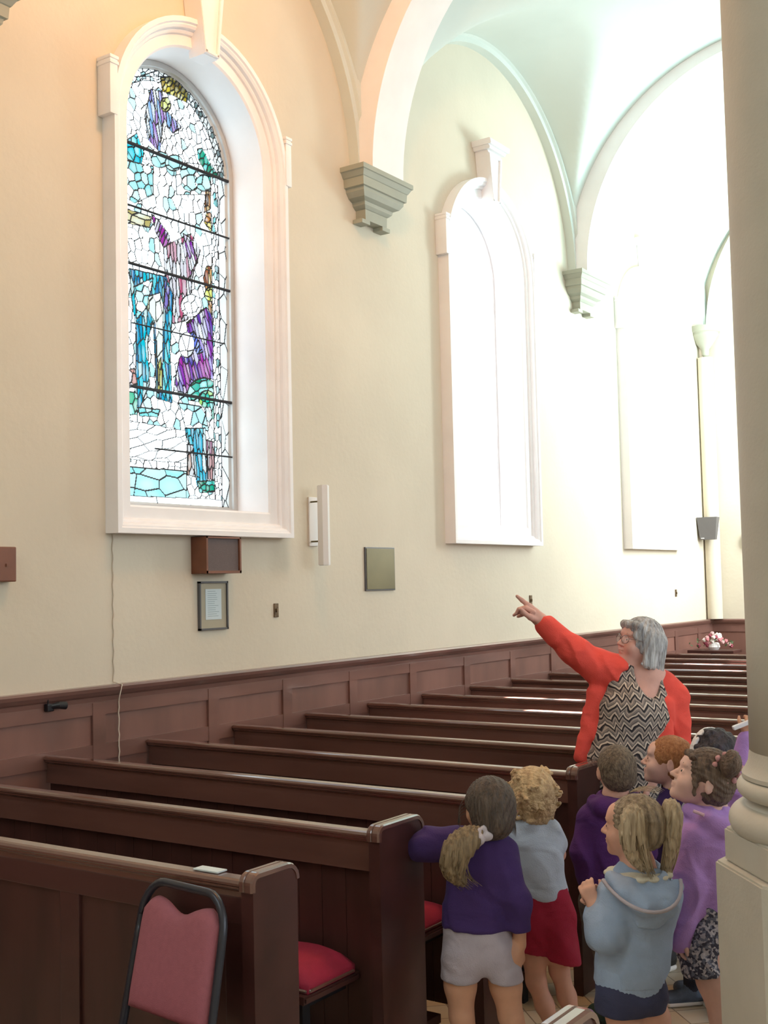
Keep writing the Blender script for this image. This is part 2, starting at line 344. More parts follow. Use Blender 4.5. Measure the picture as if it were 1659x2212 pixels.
    add(inpoly([(425, 1040), (462, 1038), (474, 1062), (430, 1064)]), GR, (.045, .035), 0)
    add(inpoly([(262, 1070), (520, 1080), (525, 1115), (262, 1115)]), [(1, 1, 1)], (.30, .30), 0)
    # right-hand border of small quarries
    yb = c+GW; add((Y > yb-.155) & (Y < yb-.085) & (Z < ZS+.02) & (V < 1080), [(1, 1, 1)]*6+[(.3, .75, .75), (.7, .95, 1)], (.03, .045), 0)
    add((Y > yb-.085) & (Z < ZS+.02), [(1, 1, 1)], (.09, .17), 0)
    lab = np.full(U.shape, -1, np.int64); coln = np.ones((*U.shape, 3)); base = 0
    reg = np.zeros(U.shape, int)
    for i, r in enumerate(R): reg[r[0]] = i
    for i, (mask, cols, size, ang) in enumerate(R):
        idx = np.where((reg == i) & inside)
        if len(idx[0]) == 0: continue
        y = Y[idx]; z = Z[idx]; a = math.radians(ang); ca, sa = math.cos(a), math.sin(a)
        p = np.stack([(y*ca+z*sa)/size[0], (-y*sa+z*ca)/size[1]], 1); lo = p.min(0)-1; hi = p.max(0)+1
        gx, gy = np.meshgrid(np.arange(lo[0], hi[0]), np.arange(lo[1], hi[1]), indexing='ij'); seeds = np.stack([gx.ravel(), gy.ravel()], 1)
        seeds[:, 0] += (np.round(seeds[:, 1]-lo[1]) % 2)*.5; seeds += rng.uniform(-.33, .33, seeds.shape)
        best = np.zeros(len(p), int)
        for s0 in range(0, len(p), 20000):
            q = p[s0:s0+20000]; best[s0:s0+20000] = (((q[:, None]-seeds[None])**2).sum(2)).argmin(1)
        cc = np.array(cols)[rng.randint(0, len(cols), len(seeds))]*rng.uniform(.92, 1.0, (len(seeds), 1))
        dd = ((p-seeds[best])**2).sum(1); wc = (np.clip(1-dd/.22, 0, 1)*rng.uniform(.0, .75, len(seeds))[best])[:, None]   # each piece paler towards its middle, imitating overexposed light through it
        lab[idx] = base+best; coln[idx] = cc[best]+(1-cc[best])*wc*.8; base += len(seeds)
    for i, (mask, cols, size, ang) in enumerate(R):
        # folds painted along the robes: streaks that follow the long direction of the pieces
        if size[1]/size[0] < 3: continue
        idx = np.where(reg == i); a = math.radians(ang); t = Y[idx]*math.cos(a)+Z[idx]*math.sin(a)
        k = .86+.14*np.sin(t*420+np.sin(Z[idx]*14)*2.2); coln[idx] *= k[:, None]
    wm = coln.min(2) > .9; coln[~wm] *= TINT
    edge = np.zeros(U.shape, bool)
    white = coln.min(2) > .9
    edge[:-1] |= lab[:-1] != lab[1:]; edge[:, :-1] |= lab[:, :-1] != lab[:, 1:]
    thick = rng.rand(base+1) < .8; e2 = edge.copy(); e2[1:] |= edge[:-1] & thick[np.maximum(lab[:-1], 0)]; e2[:, 1:] |= edge[:, :-1] & ~white[:, :-1]
    edge = e2 & inside
    white = (coln.min(2) > .93); fade = (np.sin(U*.11+1.3)*np.sin(V*.045+.5) > .6) & white & (V > 380) & (V < 560)
    edge &= ~fade  # leading left out in patches, imitating glare over the white glass
    def grid(mask, x, name, m, cols=None, depth=0):
        vid = np.full((ny+1, nz+1), -1); I, J = np.where(mask)
        use = np.zeros((ny+1, nz+1), bool)
        for a, b in ((0, 0), (1, 0), (1, 1), (0, 1)): use[I+a, J+b] = True
        vi = np.where(use); vid[vi] = np.arange(len(vi[0]))
        co_ = np.stack([np.full(len(vi[0]), x), c-GW+vi[0]*g, SILL+vi[1]*g], 1)
        f = np.stack([vid[I, J], vid[I+1, J], vid[I+1, J+1], vid[I, J+1]], 1)
        me = bpy.data.meshes.new(name); me.vertices.add(len(co_)); me.vertices.foreach_set('co', co_.ravel()); me.loops.add(f.size); me.loops.foreach_set('vertex_index', f.ravel().astype(np.int32))
        me.polygons.add(len(f)); me.polygons.foreach_set('loop_start', (np.arange(len(f))*4).astype(np.int32)); me.update(calc_edges=True)
        if cols is not None:
            at = me.attributes.new('pane_colour', 'FLOAT_COLOR', 'FACE'); cc = np.ones((len(f), 4)); cc[:, :3] = cols[I, J]; at.data.foreach_set('color', cc.ravel())
        o = link(name, me, m, WR[0])
        if depth: 
            md = o.modifiers.new('thickness', 'SOLIDIFY'); md.thickness = depth; md.offset = 1
        return o
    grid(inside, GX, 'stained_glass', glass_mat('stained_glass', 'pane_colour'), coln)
    grid(edge, GX+.004, 'leading', M['lead'])
    # wrought saddle bars tied across the leading
    for (x0, y0, x1, y1, r) in ((264, 305, 507, 402, .011), (266, 443, 508, 521, .007), (272, 566, 512, 638, .010), (280, 700, 480, 742, .005), (276, 832, 518, 877, .011), (330, 968, 518, 992, .006)):
        z = []
        for px, py in ((x0, y0), (x1, y1)):
            dd = ray(px, py); t = (GX-CAM[0])/dd[0]; z.append((CAM+t*dd))
        zc = (z[0][2]+z[1][2])/2; m = MB().tube([(GX+.02, z[0][1], zc), (GX+.02, min(z[1][1], c+GW-.005), zc)], r, 6); m.build('saddle_bar', M['lead'], WR[0])
stained()

# ------------------------------------------------------------------ vault, ribs, corbels
AX, ACX, AZ, AB = 1.75, 1.95, 4.80, 1.85       # transverse arch: half span, centre, springing, rise
LA, LB = 1.60, 1.63                            # wall arch (lunette)
def ell(c, a, b, n=48): return [(c-a*math.cos(PI*i/n), AZ+b*math.sin(PI*i/n), math.cos(PI*i/n), math.sin(PI*i/n)) for i in range(n+1)]
def vault_bay(c, half=1.82, xl=0.0, xr=3.9):
    n = 72; th = np.linspace(0, PI, n+1)
    ya = LA+.10; xa = (xr-xl)/2; xc = (xr+xl)/2
    ys = np.concatenate([[c-half], c-ya*np.cos(th), [c+half]]); xs = xc-xa*np.cos(th)
    X, Yg = np.meshgrid(xs, ys, indexing='ij')
    zl = AZ+(AB+.10)*np.sqrt(np.clip(1-((X-ACX)/(AX+.20))**2, 0, 1)); zt = AZ+(LB+.06)*np.sqrt(np.clip(1-((Yg-c)/ya)**2, 0, 1))
    k = .05; d = zl-zt; Zg = np.where(np.abs(d) < k, (zl+zt)/2+ (d*d/k+k)/4, np.maximum(zl, zt))
    # above the wall face the transverse barrel only
    bm = bmesh.new(); V_ = [[bm.verts.new((float(X[i, j]), float(Yg[i, j]), float(Zg[i, j]))) for j in range(len(ys))] for i in range(len(xs))]
    for i in range(len(xs)-1):
        for j in range(len(ys)-1): bm.faces.new((V_[i][j], V_[i][j+1], V_[i+1][j+1], V_[i+1][j]))
    me = bpy.data.meshes.new('ceiling'); bm.to_mesh(me); bm.free(); me.polygons.foreach_set('use_smooth', [True]*len(me.polygons))
    o = link('ceiling', me, M['vault']); o['kind'] = 'structure'; return o
BAYC = [(CORB[0]+CORB[1])/2, (CORB[1]+CORB[2])/2, (CORB[2]+YB+.2)/2]
for c in (CORB[0]-1.82, *BAYC): vault_bay(c)
def arc_band(pts, A, B, prof, name, m):
    mb = MB(); mb.sweep([(p, A(t), B) for p, t in pts], prof); o = mb.build(name, m); autosmooth(o, .5); o['kind'] = 'structure'; return o
for k, y in enumerate(CORB):     # transverse arches, 0.39 wide
    n = 56; pts = []
    for i in range(n+1):
        t = PI*i/n; pts.append(((ACX-AX*math.cos(t), y-.01, AZ+AB*math.sin(t)), t))
    arc_band(pts, lambda t: (-math.cos(t), 0, math.sin(t)), (0, 1, 0), [(0, -.20), (0, .20), (.22, .20), (.22, -.20)], 'trim_%d' % (k+1), M['trim'])
for k, c in enumerate((CORB[0]-1.82, *BAYC)):     # wall ribs round each lunette
    n = 56; pts = []; a = LA if k < 3 else LA-.06
    for i in range(n+1):
        t = PI*i/n; pts.append(((0, c-a*math.cos(t), AZ+LB*math.sin(t)), t))
    arc_band(pts, lambda t: (0, -math.cos(t), math.sin(t)), (1, 0, 0), [(0, -.01), (0, .085), (.05, .085), (.06, .11), (.16, .11), (.16, -.01)], 'trim_%d' % (k+4), M['vault'])
# arch on the end wall
n = 56; pts = [((ACX-(AX-.06)*math.cos(PI*i/n), YB, AZ+AB*math.sin(PI*i/n)), PI*i/n) for i in range(n+1)]
arc_band(pts, lambda t: (-math.cos(t), 0, math.sin(t)), (0, -1, 0), [(0, -.01), (0, .10), (.14, .10), (.14, -.01)], 'trim_8', M['vault'])
def corbel(y0, y1, px, label):
    tiers = [(4.805, 1.0), (4.77, 1.0), (4.765, .965), (4.73, .90), (4.725, .875), (4.665, .86), (4.66, .80), (4.635, .79), (4.60, .70), (4.585, .60), (4.58, .56), (4.555, .54), (4.535, .46), (4.53, .43), (4.455, .42)]
    yc = (y0+y1)/2; h = (y1-y0)/2; bm = bmesh.new(); rings = []
    for z, s in tiers:
        hy = h*s; X = px*(s if s > .9 else s*.97)
        rings.append([bm.verts.new(p) for p in ((-.01, yc-hy, z), (X, yc-hy, z), (X, yc+hy, z), (-.01, yc+hy, z))])
    for a, b in zip(rings, rings[1:]):
        for j in range(4): bm.faces.new((a[j], a[(j+1) % 4], b[(j+1) % 4], b[j]))
    bm.faces.new(rings[0]); bm.faces.new(rings[-1][::-1]); bmesh.ops.recalc_face_normals(bm, faces=bm.faces)
    me = bpy.data.meshes.new('corbel'); bm.to_mesh(me); bm.free(); o = link('corbel', me, M['corbel'])
    tag(o, label, 'corbel', 'stepped corbels along the left wall')
    for s in (-1, 1): MB().box((0, yc+s*h*.40-.05, 4.425), (px*.41, yc+s*h*.40+.05, 4.456), .003).build('foot_block', M['corbel'], o, world=False)
corbel(CORB[0]-.34, CORB[0]+.31, .22, 'sage grey stepped corbel cut off by the top left corner of the photo')
corbel(CORB[1]-.34, CORB[1]+.31, .21, 'sage grey stepped corbel between the stained glass window and the next window')
corbel(CORB[2]-.35, CORB[2]+.34, .21, 'sage grey stepped corbel between the two plain white windows')
m = MB(); m.lathe((.10, YB-.10, 0), [(.02, 4.50), (.04, 4.52), (.05, 4.60), (.10, 4.66), (.15, 4.74), (.165, 4.76), (.165, 4.79), (.185, 4.80), (.19, 4.83), (.19, 4.87)], 40)
o = m.build('corner_corbel', M['corbel']); autosmooth(o); tag(o, 'small rounded corbel high in the far corner of the church', 'corbel')
m = MB(); m.lathe((.092, YB-.092, 0), [(.0915, 1.28), (.0915, 4.49)], 40); o = m.build('corner_shaft', M['plaster']); autosmooth(o); tag(o, 'cream half round shaft in the far corner above the wall speaker', 'shaft')

# ------------------------------------------------------------------ wainscot
WZ = 1.277
def wainscot():
    m = MB(); m.box((0, -3, 0), (.018, YB, WZ-.06)); o = m.build('trim_9', M['wainscot']); o['kind'] = 'structure'
    m = MB()
    prof = [(0, WZ-.085), (.028, WZ-.085), (.032, WZ-.06), (.045, WZ-.05), (.058, WZ-.03), (.062, WZ-.012), (.055, WZ), (0, WZ)]
    m.sweep([((0, -3, 0), (1, 0, 0), (0, 0, 1)), ((0, YB, 0), (1, 0, 0), (0, 0, 1))], prof)
    m.sweep([((0, YB, 0), (0, -1, 0), (0, 0, 1)), ((6, YB, 0), (0, -1, 0), (0, 0, 1))], prof)
    m.build('cap_rail', M['wain_rail'], o)
    m = MB(); m.box((0, -3, WZ-.155), (.030, YB, WZ-.084)); m.box((0, -3, .88), (.030, YB, .965)); m.box((0, -3, 0), (.034, YB, .16))
    ys = [3.42, 4.40, 5.30, 6.0, 6.73, 7.50, 8.30, 9.08, 9.86, 10.66, 11.44, 12.22, 13.0, 13.75]
    for y in [-1.5, -.6, .3, 1.2, 2.4]+ys: m.box((0, y-.045, .1), (.0335, y+.045, WZ-.09))
    m.build('rails', M['wain_rail'], o)
    m = MB(); m.box((0, YB-.018, 0), (6, YB+.001, WZ-.06)); m.build('end_panel', M['wainscot'], o)
    m = MB(); m.box((0, YB-.030, WZ-.155), (6, YB, WZ-.084)); 
    for x in (.6, 1.4, 2.2, 3.0): m.box((x-.04, YB-.0335, .1), (x+.04, YB, WZ-.1))
    m.build('end_rails', M['wain_rail'], o)
wainscot()

# ------------------------------------------------------------------ pews
PZ, Y0, SP = .95, 2.62, .7163
def pew(k, y, x1, label, framed=False, x0=.036, end=True, depth=.27):
    root = empty('church_pew', ((x0+x1)/2, y, 0), label, 'pew', 'rows of dark wooden pews')
    m = MB(); prof = [(.035, PZ-.030), (.035, PZ-.012), (.030, PZ-.004), (.022, PZ), (-.018, PZ), (-.026, PZ-.004), (-.030, PZ-.012), (-.030, PZ-.018), (-.024, PZ-.023), (-.024, PZ-.028), (-.018, PZ-.034), (-.008, PZ-.040), (-.008, PZ-.06), (.02, PZ-.06), (.02, PZ-.03)]
    m.sweep([((x0, y, 0), (0, 1, 0), (0, 0, 1)), ((x1-.03, y, 0), (0, 1, 0), (0, 0, 1))], prof); m.build('cap_rail', M['pew_cap'], root)
    m = MB()
    if framed:
        m.box((x0, y+.004, .10), (x1-.04, y+.024, PZ-.02)); m.build('back_board', M['pew_plank'], root)
        m = MB(); m.box((x0, y-.010, PZ-.135), (x1-.04, y+.006, PZ-.055), .003); m.box((x0, y-.010, .1), (x1-.04, y+.006, .2))
        for x in [v for v in (.62, 1.25, 1.88) if v > x0]+[x1-.09]: m.box((x-.045, y-.008, .1), (x+.045, y+.006, PZ-.12), .003)
        m.build('frame_rail', M['pew'], root)
    else:
        n = int((x1-.05-x0)/.105); 
        for i in range(n+1):
            a = x0+i*.105; b = min(a+.103, x1-.04)
            if b-a > .01: m.box((a, y+.012, .12), (b, y+.03, PZ-.02), .0015)
        m.build('back_board', M['pew_plank'], root)
        m = MB(); m.poly([(x0, y-.006, PZ-.035), (x0, y+.012, PZ-.035), (x0, y+.012, PZ-.135), (x0, y-.016, PZ-.135)], (x1-.04-x0, 0, 0), .002); m.build('top_rail', M['pew_cap'], root)
        if k < 4:
            m = MB(); m.poly([(x0, y-.30, .44), (x0, y+.01, .44), (x0, y+.01, .465), (x0, y-.30, .465)], (x1-.12-x0, 0, 0), .006); m.build('seat', M['pew'], root)
            for x in (x1-.20, x1-1.2):
                m = MB(); m.poly([(x-.02, y-.24, 0), (x-.02, y-.20, 0), (x-.02, y-.20, .40), (x-.02, y, .40), (x-.02, y, .44), (x-.02, y-.24, .44)], (.04, 0, 0)); m.build('seat_bracket', M['steel'], root)
            MB().box((x0, y-.26, .10), (x1-.14, y-.12, .135), .004).build('foot_rail', M['pew'], root)
        m = None
    if end:
        d = depth; t = .045; z1 = PZ+.022; X = x1-t
        def outline(g, top):
            y0, y1 = y-.035-g, y-.035+d+g; P = [(y0, .0), (y0, top-.05)]
            for a in range(0, 91, 15): P.append((y0+.03-.03*math.cos(math.radians(a)), top-.03+.03*math.sin(math.radians(a))-.0))
            for a in range(90, -1, -15): P.append((y1-.05+.05*math.cos(math.radians(a)), top-.05+.05*math.sin(math.radians(a))))
            P.append((y1, 0)); return P
        m = MB(); m.poly([(X, a, b) for a, b in outline(0, z1-.008)], (t, 0, 0), .003); e = m.build('end_panel', M['pew'], root)
        pts = outline(.006, z1)[1:-1]; path = []
        for i, (a, b) in enumerate(pts):
            p, q = pts[max(i-1, 0)], pts[min(i+1, len(pts)-1)]; dy, dz = q[0]-p[0], q[1]-p[1]; L_ = math.hypot(dy, dz); path.append(((X-.004, a, b), (0, -dz/L_, dy/L_), (1, 0, 0)))
        m = MB(); m.sweep(path, [(-.012, 0), (0, 0), (.004, .006), (.004, .018), (-.001, .022), (.004, .026), (.004, .046), (0, .053), (-.012, .053)])
        m.build('end_moulding', M['pew_cap'], root)
    return root
pew(0, Y0, 2.69, 'nearest dark mahogany pew with framed panels and tall square end, behind the pink chair', framed=True, depth=.20)
pew(1, Y0+SP, 2.63, 'dark mahogany pew whose end panel is beside the girl with the purple sweater and ponytail', depth=.27)
pew(2, Y0+2*SP, 2.60, 'dark mahogany pew whose end panel is hidden behind the two girls with their backs turned', depth=.27)
pew(3, Y0+3*SP, 2.68, 'dark mahogany pew whose end panel stands in front of the woman in the red cardigan', depth=.30)
ordn = ['first', 'second', 'third', 'fourth', 'fifth', 'sixth', 'seventh', 'eighth', 'ninth', 'tenth', 'eleventh']
for k in range(4, 15):
    pew(k, Y0+k*SP, 3.75, 'long dark mahogany pew, %s row of those running on behind the woman in red' % ordn[k-4], end=False)
pew(-1, 2.0, 3.95, 'wooden bench end with white lit moulding at the bottom edge of the photo', x0=3.89, framed=True, depth=.17)

# ------------------------------------------------------------------ things on the wall
def thing(name, loc, label, cat, group=None, rz=0): return empty(name, loc, label, cat, group, rz)
t = thing('speaker_box', (0, 5.31, 1.88), 'wooden box loudspeaker with grey cloth front fixed under the stained glass window sill', 'loudspeaker')
m = MB(); y0, y1, z0, z1 = 5.155, 5.465, 1.878, 2.098
for a, b in (((0, y0, z0), (.125, y0+.014, z1)), ((0, y1-.014, z0), (.125, y1, z1)), ((0, y0, z0), (.125, y1, z0+.016)), ((0, y0, z1-.01), (.125, y1, z1)), ((0, y0, z0), (.01, y1, z1))): m.box(a, b)
m.build('cabinet', M['boxwood'], t); MB().box((.09, y0+.014, z0+.016), (.112, y1-.014, z1-.01)).build('grille', M['grille'], t)
t = thing('picture_frame', (0, 5.33, 1.54), 'grey framed notice with small printed sheet on wide mount below the wooden loudspeaker', 'picture')
m = MB(); a, b, c_, d_ = 5.205, 5.458, 1.537, 1.832
m.box((0, a, c_), (.02, a+.011, d_)).box((0, b-.011, c_), (.02, b, d_)).box((0, a, c_), (.02, b, c_+.012)).box((0, a, d_-.012), (.02, b, d_)); m.build('frame', M['frame'], t)
MB().box((0, a+.01, c_+.01), (.010, b-.01, d_-.01)).build('mount', M['mount'], t)
sh = MB().box((.010, 5.262, 1.60), (.0125, 5.402, 1.785)).build('printed_sheet', M['paper'], t)
m = MB(); r_ = random.Random(3)
for i in range(13): L_ = .10*r_.uniform(.6, 1); m.box((.0125, 5.280, 1.77-i*.0125), (.0130, 5.280+L_, 1.7725-i*.0125))
m.build('printed_lines', mat('grey_print', (.25, .33, .36), .8), sh, world=False)
def plate(y, z0, z1, w_, label):
    o = MB().box((0, y-w_/2, z0), (.010, y+w_/2, z1), .003).box((.008, y-w_*.2, (z0+z1)/2-.012), (.02, y+w_*.2, (z0+z1)/2+.012), .002).build('switch_plate', M['switch'])
    tag(o, label, 'switch', 'bronze plates on the left wall')
plate(5.932, 1.592, 1.682, .042, 'small bronze plate on the wall right of the grey framed notice')
plate(9.50, 1.572, 1.662, .042, 'small bronze plate on the wall just behind the pointing hand')
plate(13.10, 1.572, 1.655, .042, 'tiny dark plate on the wall under the far white window')
t = thing('wall_lamp', (0, 6.3, 1.93), 'white upright strip lamp on bracket right of the stained glass window', 'lamp')
MB().box((0, 6.29, 2.06), (.012, 6.385, 2.395), .003).build('back_plate', M['white'], t)
m = MB(); m.tube([(0, 6.31, 2.36), (.10, 6.31, 2.36), (.12, 6.30, 2.355)], .006); m.build('bracket', M['brass'], t)
MB().tube([(0, 6.31, 2.09), (.10, 6.31, 2.09), (.12, 6.30, 2.09)], .006).build('bracket', M['brass'], t)
m = MB(); m.poly([(.11, 6.255, 1.925), (.16, 6.245, 1.925), (.185, 6.27, 1.925), (.17, 6.31, 1.925), (.12, 6.315, 1.925)], (0, 0, .54), .004); m.build('housing', M['white'], t)
t = thing('wall_plaque', (0, 7.12, 1.745), 'rectangular dull brass plaque on the wall below the first corbel', 'plaque')
MB().box((0, 6.935, 1.745), (.014, 7.312, 2.062), .002).build('backing', M['frame'], t); MB().box((.012, 6.945, 1.755), (.018, 7.302, 2.052), .001).build('brass_sheet', M['brass'], t)
o = MB().box((0, 3.55, 1.845), (.06, 3.84, 2.02), .006).box((.06, 3.775, 1.92), (.066, 3.79, 1.935)).build('wall_box', M['boxwood']); tag(o, 'reddish wooden box on the wall at the left edge of the photo', 'box')
t = thing('clip_spotlight', (.03, 4.07, 1.2), 'small black clip on spotlight fixed to the wainscot at the left', 'lamp')
MB().box((.030, 4.03, 1.175), (.062, 4.072, 1.215), .006).build('clamp', M['plastic'], t)
m = MB(); m.tube([(.05, 4.06, 1.20), (.075, 4.09, 1.205), (.08, 4.13, 1.20)], [.014, .019, .021], 14); m.build('lamp_head', M['plastic'], t)
MB().tube([(.045, 4.045, 1.215), (.05, 4.04, 1.245), (.035, 4.03, 1.26)], .004, 6).build('cable', M['plastic'], t)
pts = [(.006, 4.53+.004*math.sin(i*1.7), 2.10-i*.028) for i in range(30)]+[(.066, 4.535, 1.275), (.042, 4.535, 1.20)]+[(.038, 4.535+.003*math.sin(i*2.3), 1.18-i*.03) for i in range(14)]
o = MB().tube(pts, .0035, 6).build('cord', M['cord'], smooth=True); tag(o, 'thin cream cord hanging from the window sill down over the wainscot', 'cord')
t = thing('corner_speaker', (.1, 14.1, 2.22), 'dark grey tapered loudspeaker mounted on the shaft in the far corner', 'loudspeaker')
m = MB(); X0, X1 = -.035, .245; yy = 13.86
v = [m.bm.verts.new(p) for p in ((.01, yy, 2.51), (.25, yy+.02, 2.51), (.24, yy+.16, 2.51), (.03, yy+.16, 2.51), (.035, yy+.03, 2.24), (.215, yy+.05, 2.24), (.2, yy+.15, 2.24), (.05, yy+.15, 2.24))]
for f in ((0, 1, 2, 3), (7, 6, 5, 4), (0, 4, 5, 1), (1, 5, 6, 2), (2, 6, 7, 3), (3, 7, 4, 0)): m.bm.faces.new([v[i] for i in f])
m.build('housing', mat('speaker_grey', (.13, .12, .12), .6), t); MB().box((.05, yy+.018, 2.252), (.085, yy+.035, 2.262)).build('badge', M['white'], t)
t = thing('wall_clock', (.56, 14.24, 2.2), 'round white clock on the end wall half hidden by the column', 'clock')
def disc_y(x, y, z, r, th): return MB().tube([(x, y, z), (x, y-th, z)], r, 40)
disc_y(.56, YB, 2.21, .125, .03).build('rim', M['frame'], t); disc_y(.56, YB-.03, 2.21, .108, .004).build('dial', M['white'], t)
MB().box((.555, YB-.04, 2.21), (.565, YB-.034, 2.29)).build('hand', M['plastic'], t)

# flowers at the far corner, on a little stand
t = thing('flower_stand', (.36, 13.2, 0), 'small dark stand at the far corner carrying the flowers', 'stand')
MB().box((.13, 13.05, .93), (.66, 13.35, .965), .006).build('top', M['pew'], t); MB().box((.36, 13.17, 0), (.43, 13.24, .93)).build('post', M['pew'], t)
t = thing('flower_arrangement', ((.66-.27), 13.2, .965), 'pink and white flower arrangement at the far end of the pews', 'flowers')
MB().lathe(((.66-.27), 13.2, .965), [(.05, 0), (.07, .03), (.06, .07), (.05, .08)], 20).build('bowl', M['white'], t)
fc = [mat('pink_petals', (.62, .22, .25), .7), mat('dark_pink_petals', (.35, .07, .11), .7), mat('white_petals', (.8, .72, .68), .7), mat('pale_pink_petals', (.7, .42, .42), .7)]
r_ = random.Random(5)
for i in range(24):
    a = r_.uniform(-1, 1); h = r_.uniform(0, 1); x = (.66-.27)+a*.27*(1-h*.7); z = 1.0+h*.17*(1-abs(a)*.6); y = 13.2+r_.uniform(-.09, .09); c = r_.choice(fc) if i else fc[2]; R_ = .022 if i else .045
    m = MB()
    for k in range(7):
        an = k*2*PI/7; m.ball((x+R_*.6*math.cos(an), y+R_*.35*math.sin(an*2), z+R_*.6*math.sin(an)), (R_*.55, R_*.4, R_*.55), 1)
    m.ball((x, y-R_*.3, z), R_*.5, 1); m.build('blossom', c, t, smooth=True)
m = MB()
for i in range(30):
    a = r_.uniform(-1, 1); p = Vector(((.66-.27)+a*.26, 13.2+r_.uniform(-.08, .08), 1.0+r_.uniform(-.02, .10)*(1-abs(a)*.5))); d_ = Vector((r_.uniform(-1, 1), r_.uniform(-1, 1), r_.uniform(0, 1))).normalized()*.04; s_ = d_.orthogonal().normalized()*.012
    m.bm.faces.new([m.bm.verts.new(q) for q in (p, p+d_*.5+s_, p+d_, p+d_*.5-s_)])
m.build('leaves', mat('leaf_green', (.05, .09, .03), .6), t)

# book lying on the nearest pew
o = MB().box((2.43, 2.612, .951), (2.53, 2.655, .957), .003).build('paper_booklet', M['paper']); tag(o, 'pale blue booklet lying on top of the nearest pew beside its end', 'booklet'); o.location = (0, 0, 0)

# cushions
def cushion(k, x0, x1, h, dy, label):
    y = Y0+k*SP; m = MB(); n = 18; z0 = .466; rows = []
    def sup(u, v): return max(0, 1-abs(u)**6)*max(0, 1-abs(v)**6)
    xs = np.linspace(-1, 1, n); ys = np.linspace(-1, 1, n); yc = y-.012-dy/2; top = [[None]*n for _ in xs]; bot = [[None]*n for _ in xs]
    for i, u in enumerate(xs):
        for j, v_ in enumerate(ys):
            X = (x0+x1)/2+u*(x1-x0)/2; Y = yc+v_*dy/2; z = h*(.35+.65*sup(u, v_)**.4)+.004*math.sin(X*30)*math.sin(Y*25)
            top[i][j] = m.bm.verts.new((X, Y, z0+z)); bot[i][j] = m.bm.verts.new((X, Y, z0))
    for i in range(n-1):
        for j in range(n-1): m.bm.faces.new((top[i][j], top[i+1][j], top[i+1][j+1], top[i][j+1])); m.bm.faces.new((bot[i][j], bot[i][j+1], bot[i+1][j+1], bot[i+1][j]))
        for A, B in (((i, 0), (i+1, 0)), ((i, n-1), (i+1, n-1)), ((0, i), (0, i+1)), ((n-1, i), (n-1, i+1))): m.bm.faces.new((top[A[0]][A[1]], top[B[0]][B[1]], bot[B[0]][B[1]], bot[A[0]][A[1]]))
    t = thing('seat_cushion', ((x0+x1)/2, yc, z0), label, 'cushion', 'red cushions on the pew seats')
    m.build('cover', M['red'], t, smooth=True)
    MB().tube([(x0+.01, yc-dy/2, z0+.008), (x1-.01, yc-dy/2, z0+.008), (x1, yc-dy/2+.01, z0+.008), (x1, yc+dy/2-.01, z0+.008)], .006, 6).build('piping', M['pew_cap'], t)
cushion(1, 1.75, 2.50, .085, .26, 'red velvet seat cushion seen between the two nearest pew ends')
cushion(2, 1.75, 2.46, .07, .26, 'red seat cushion seen just left of the ponytailed girl in grey shorts')
cushion(3, 1.85, 2.54, .07, .26, 'red seat cushion seen right of the curly haired child')

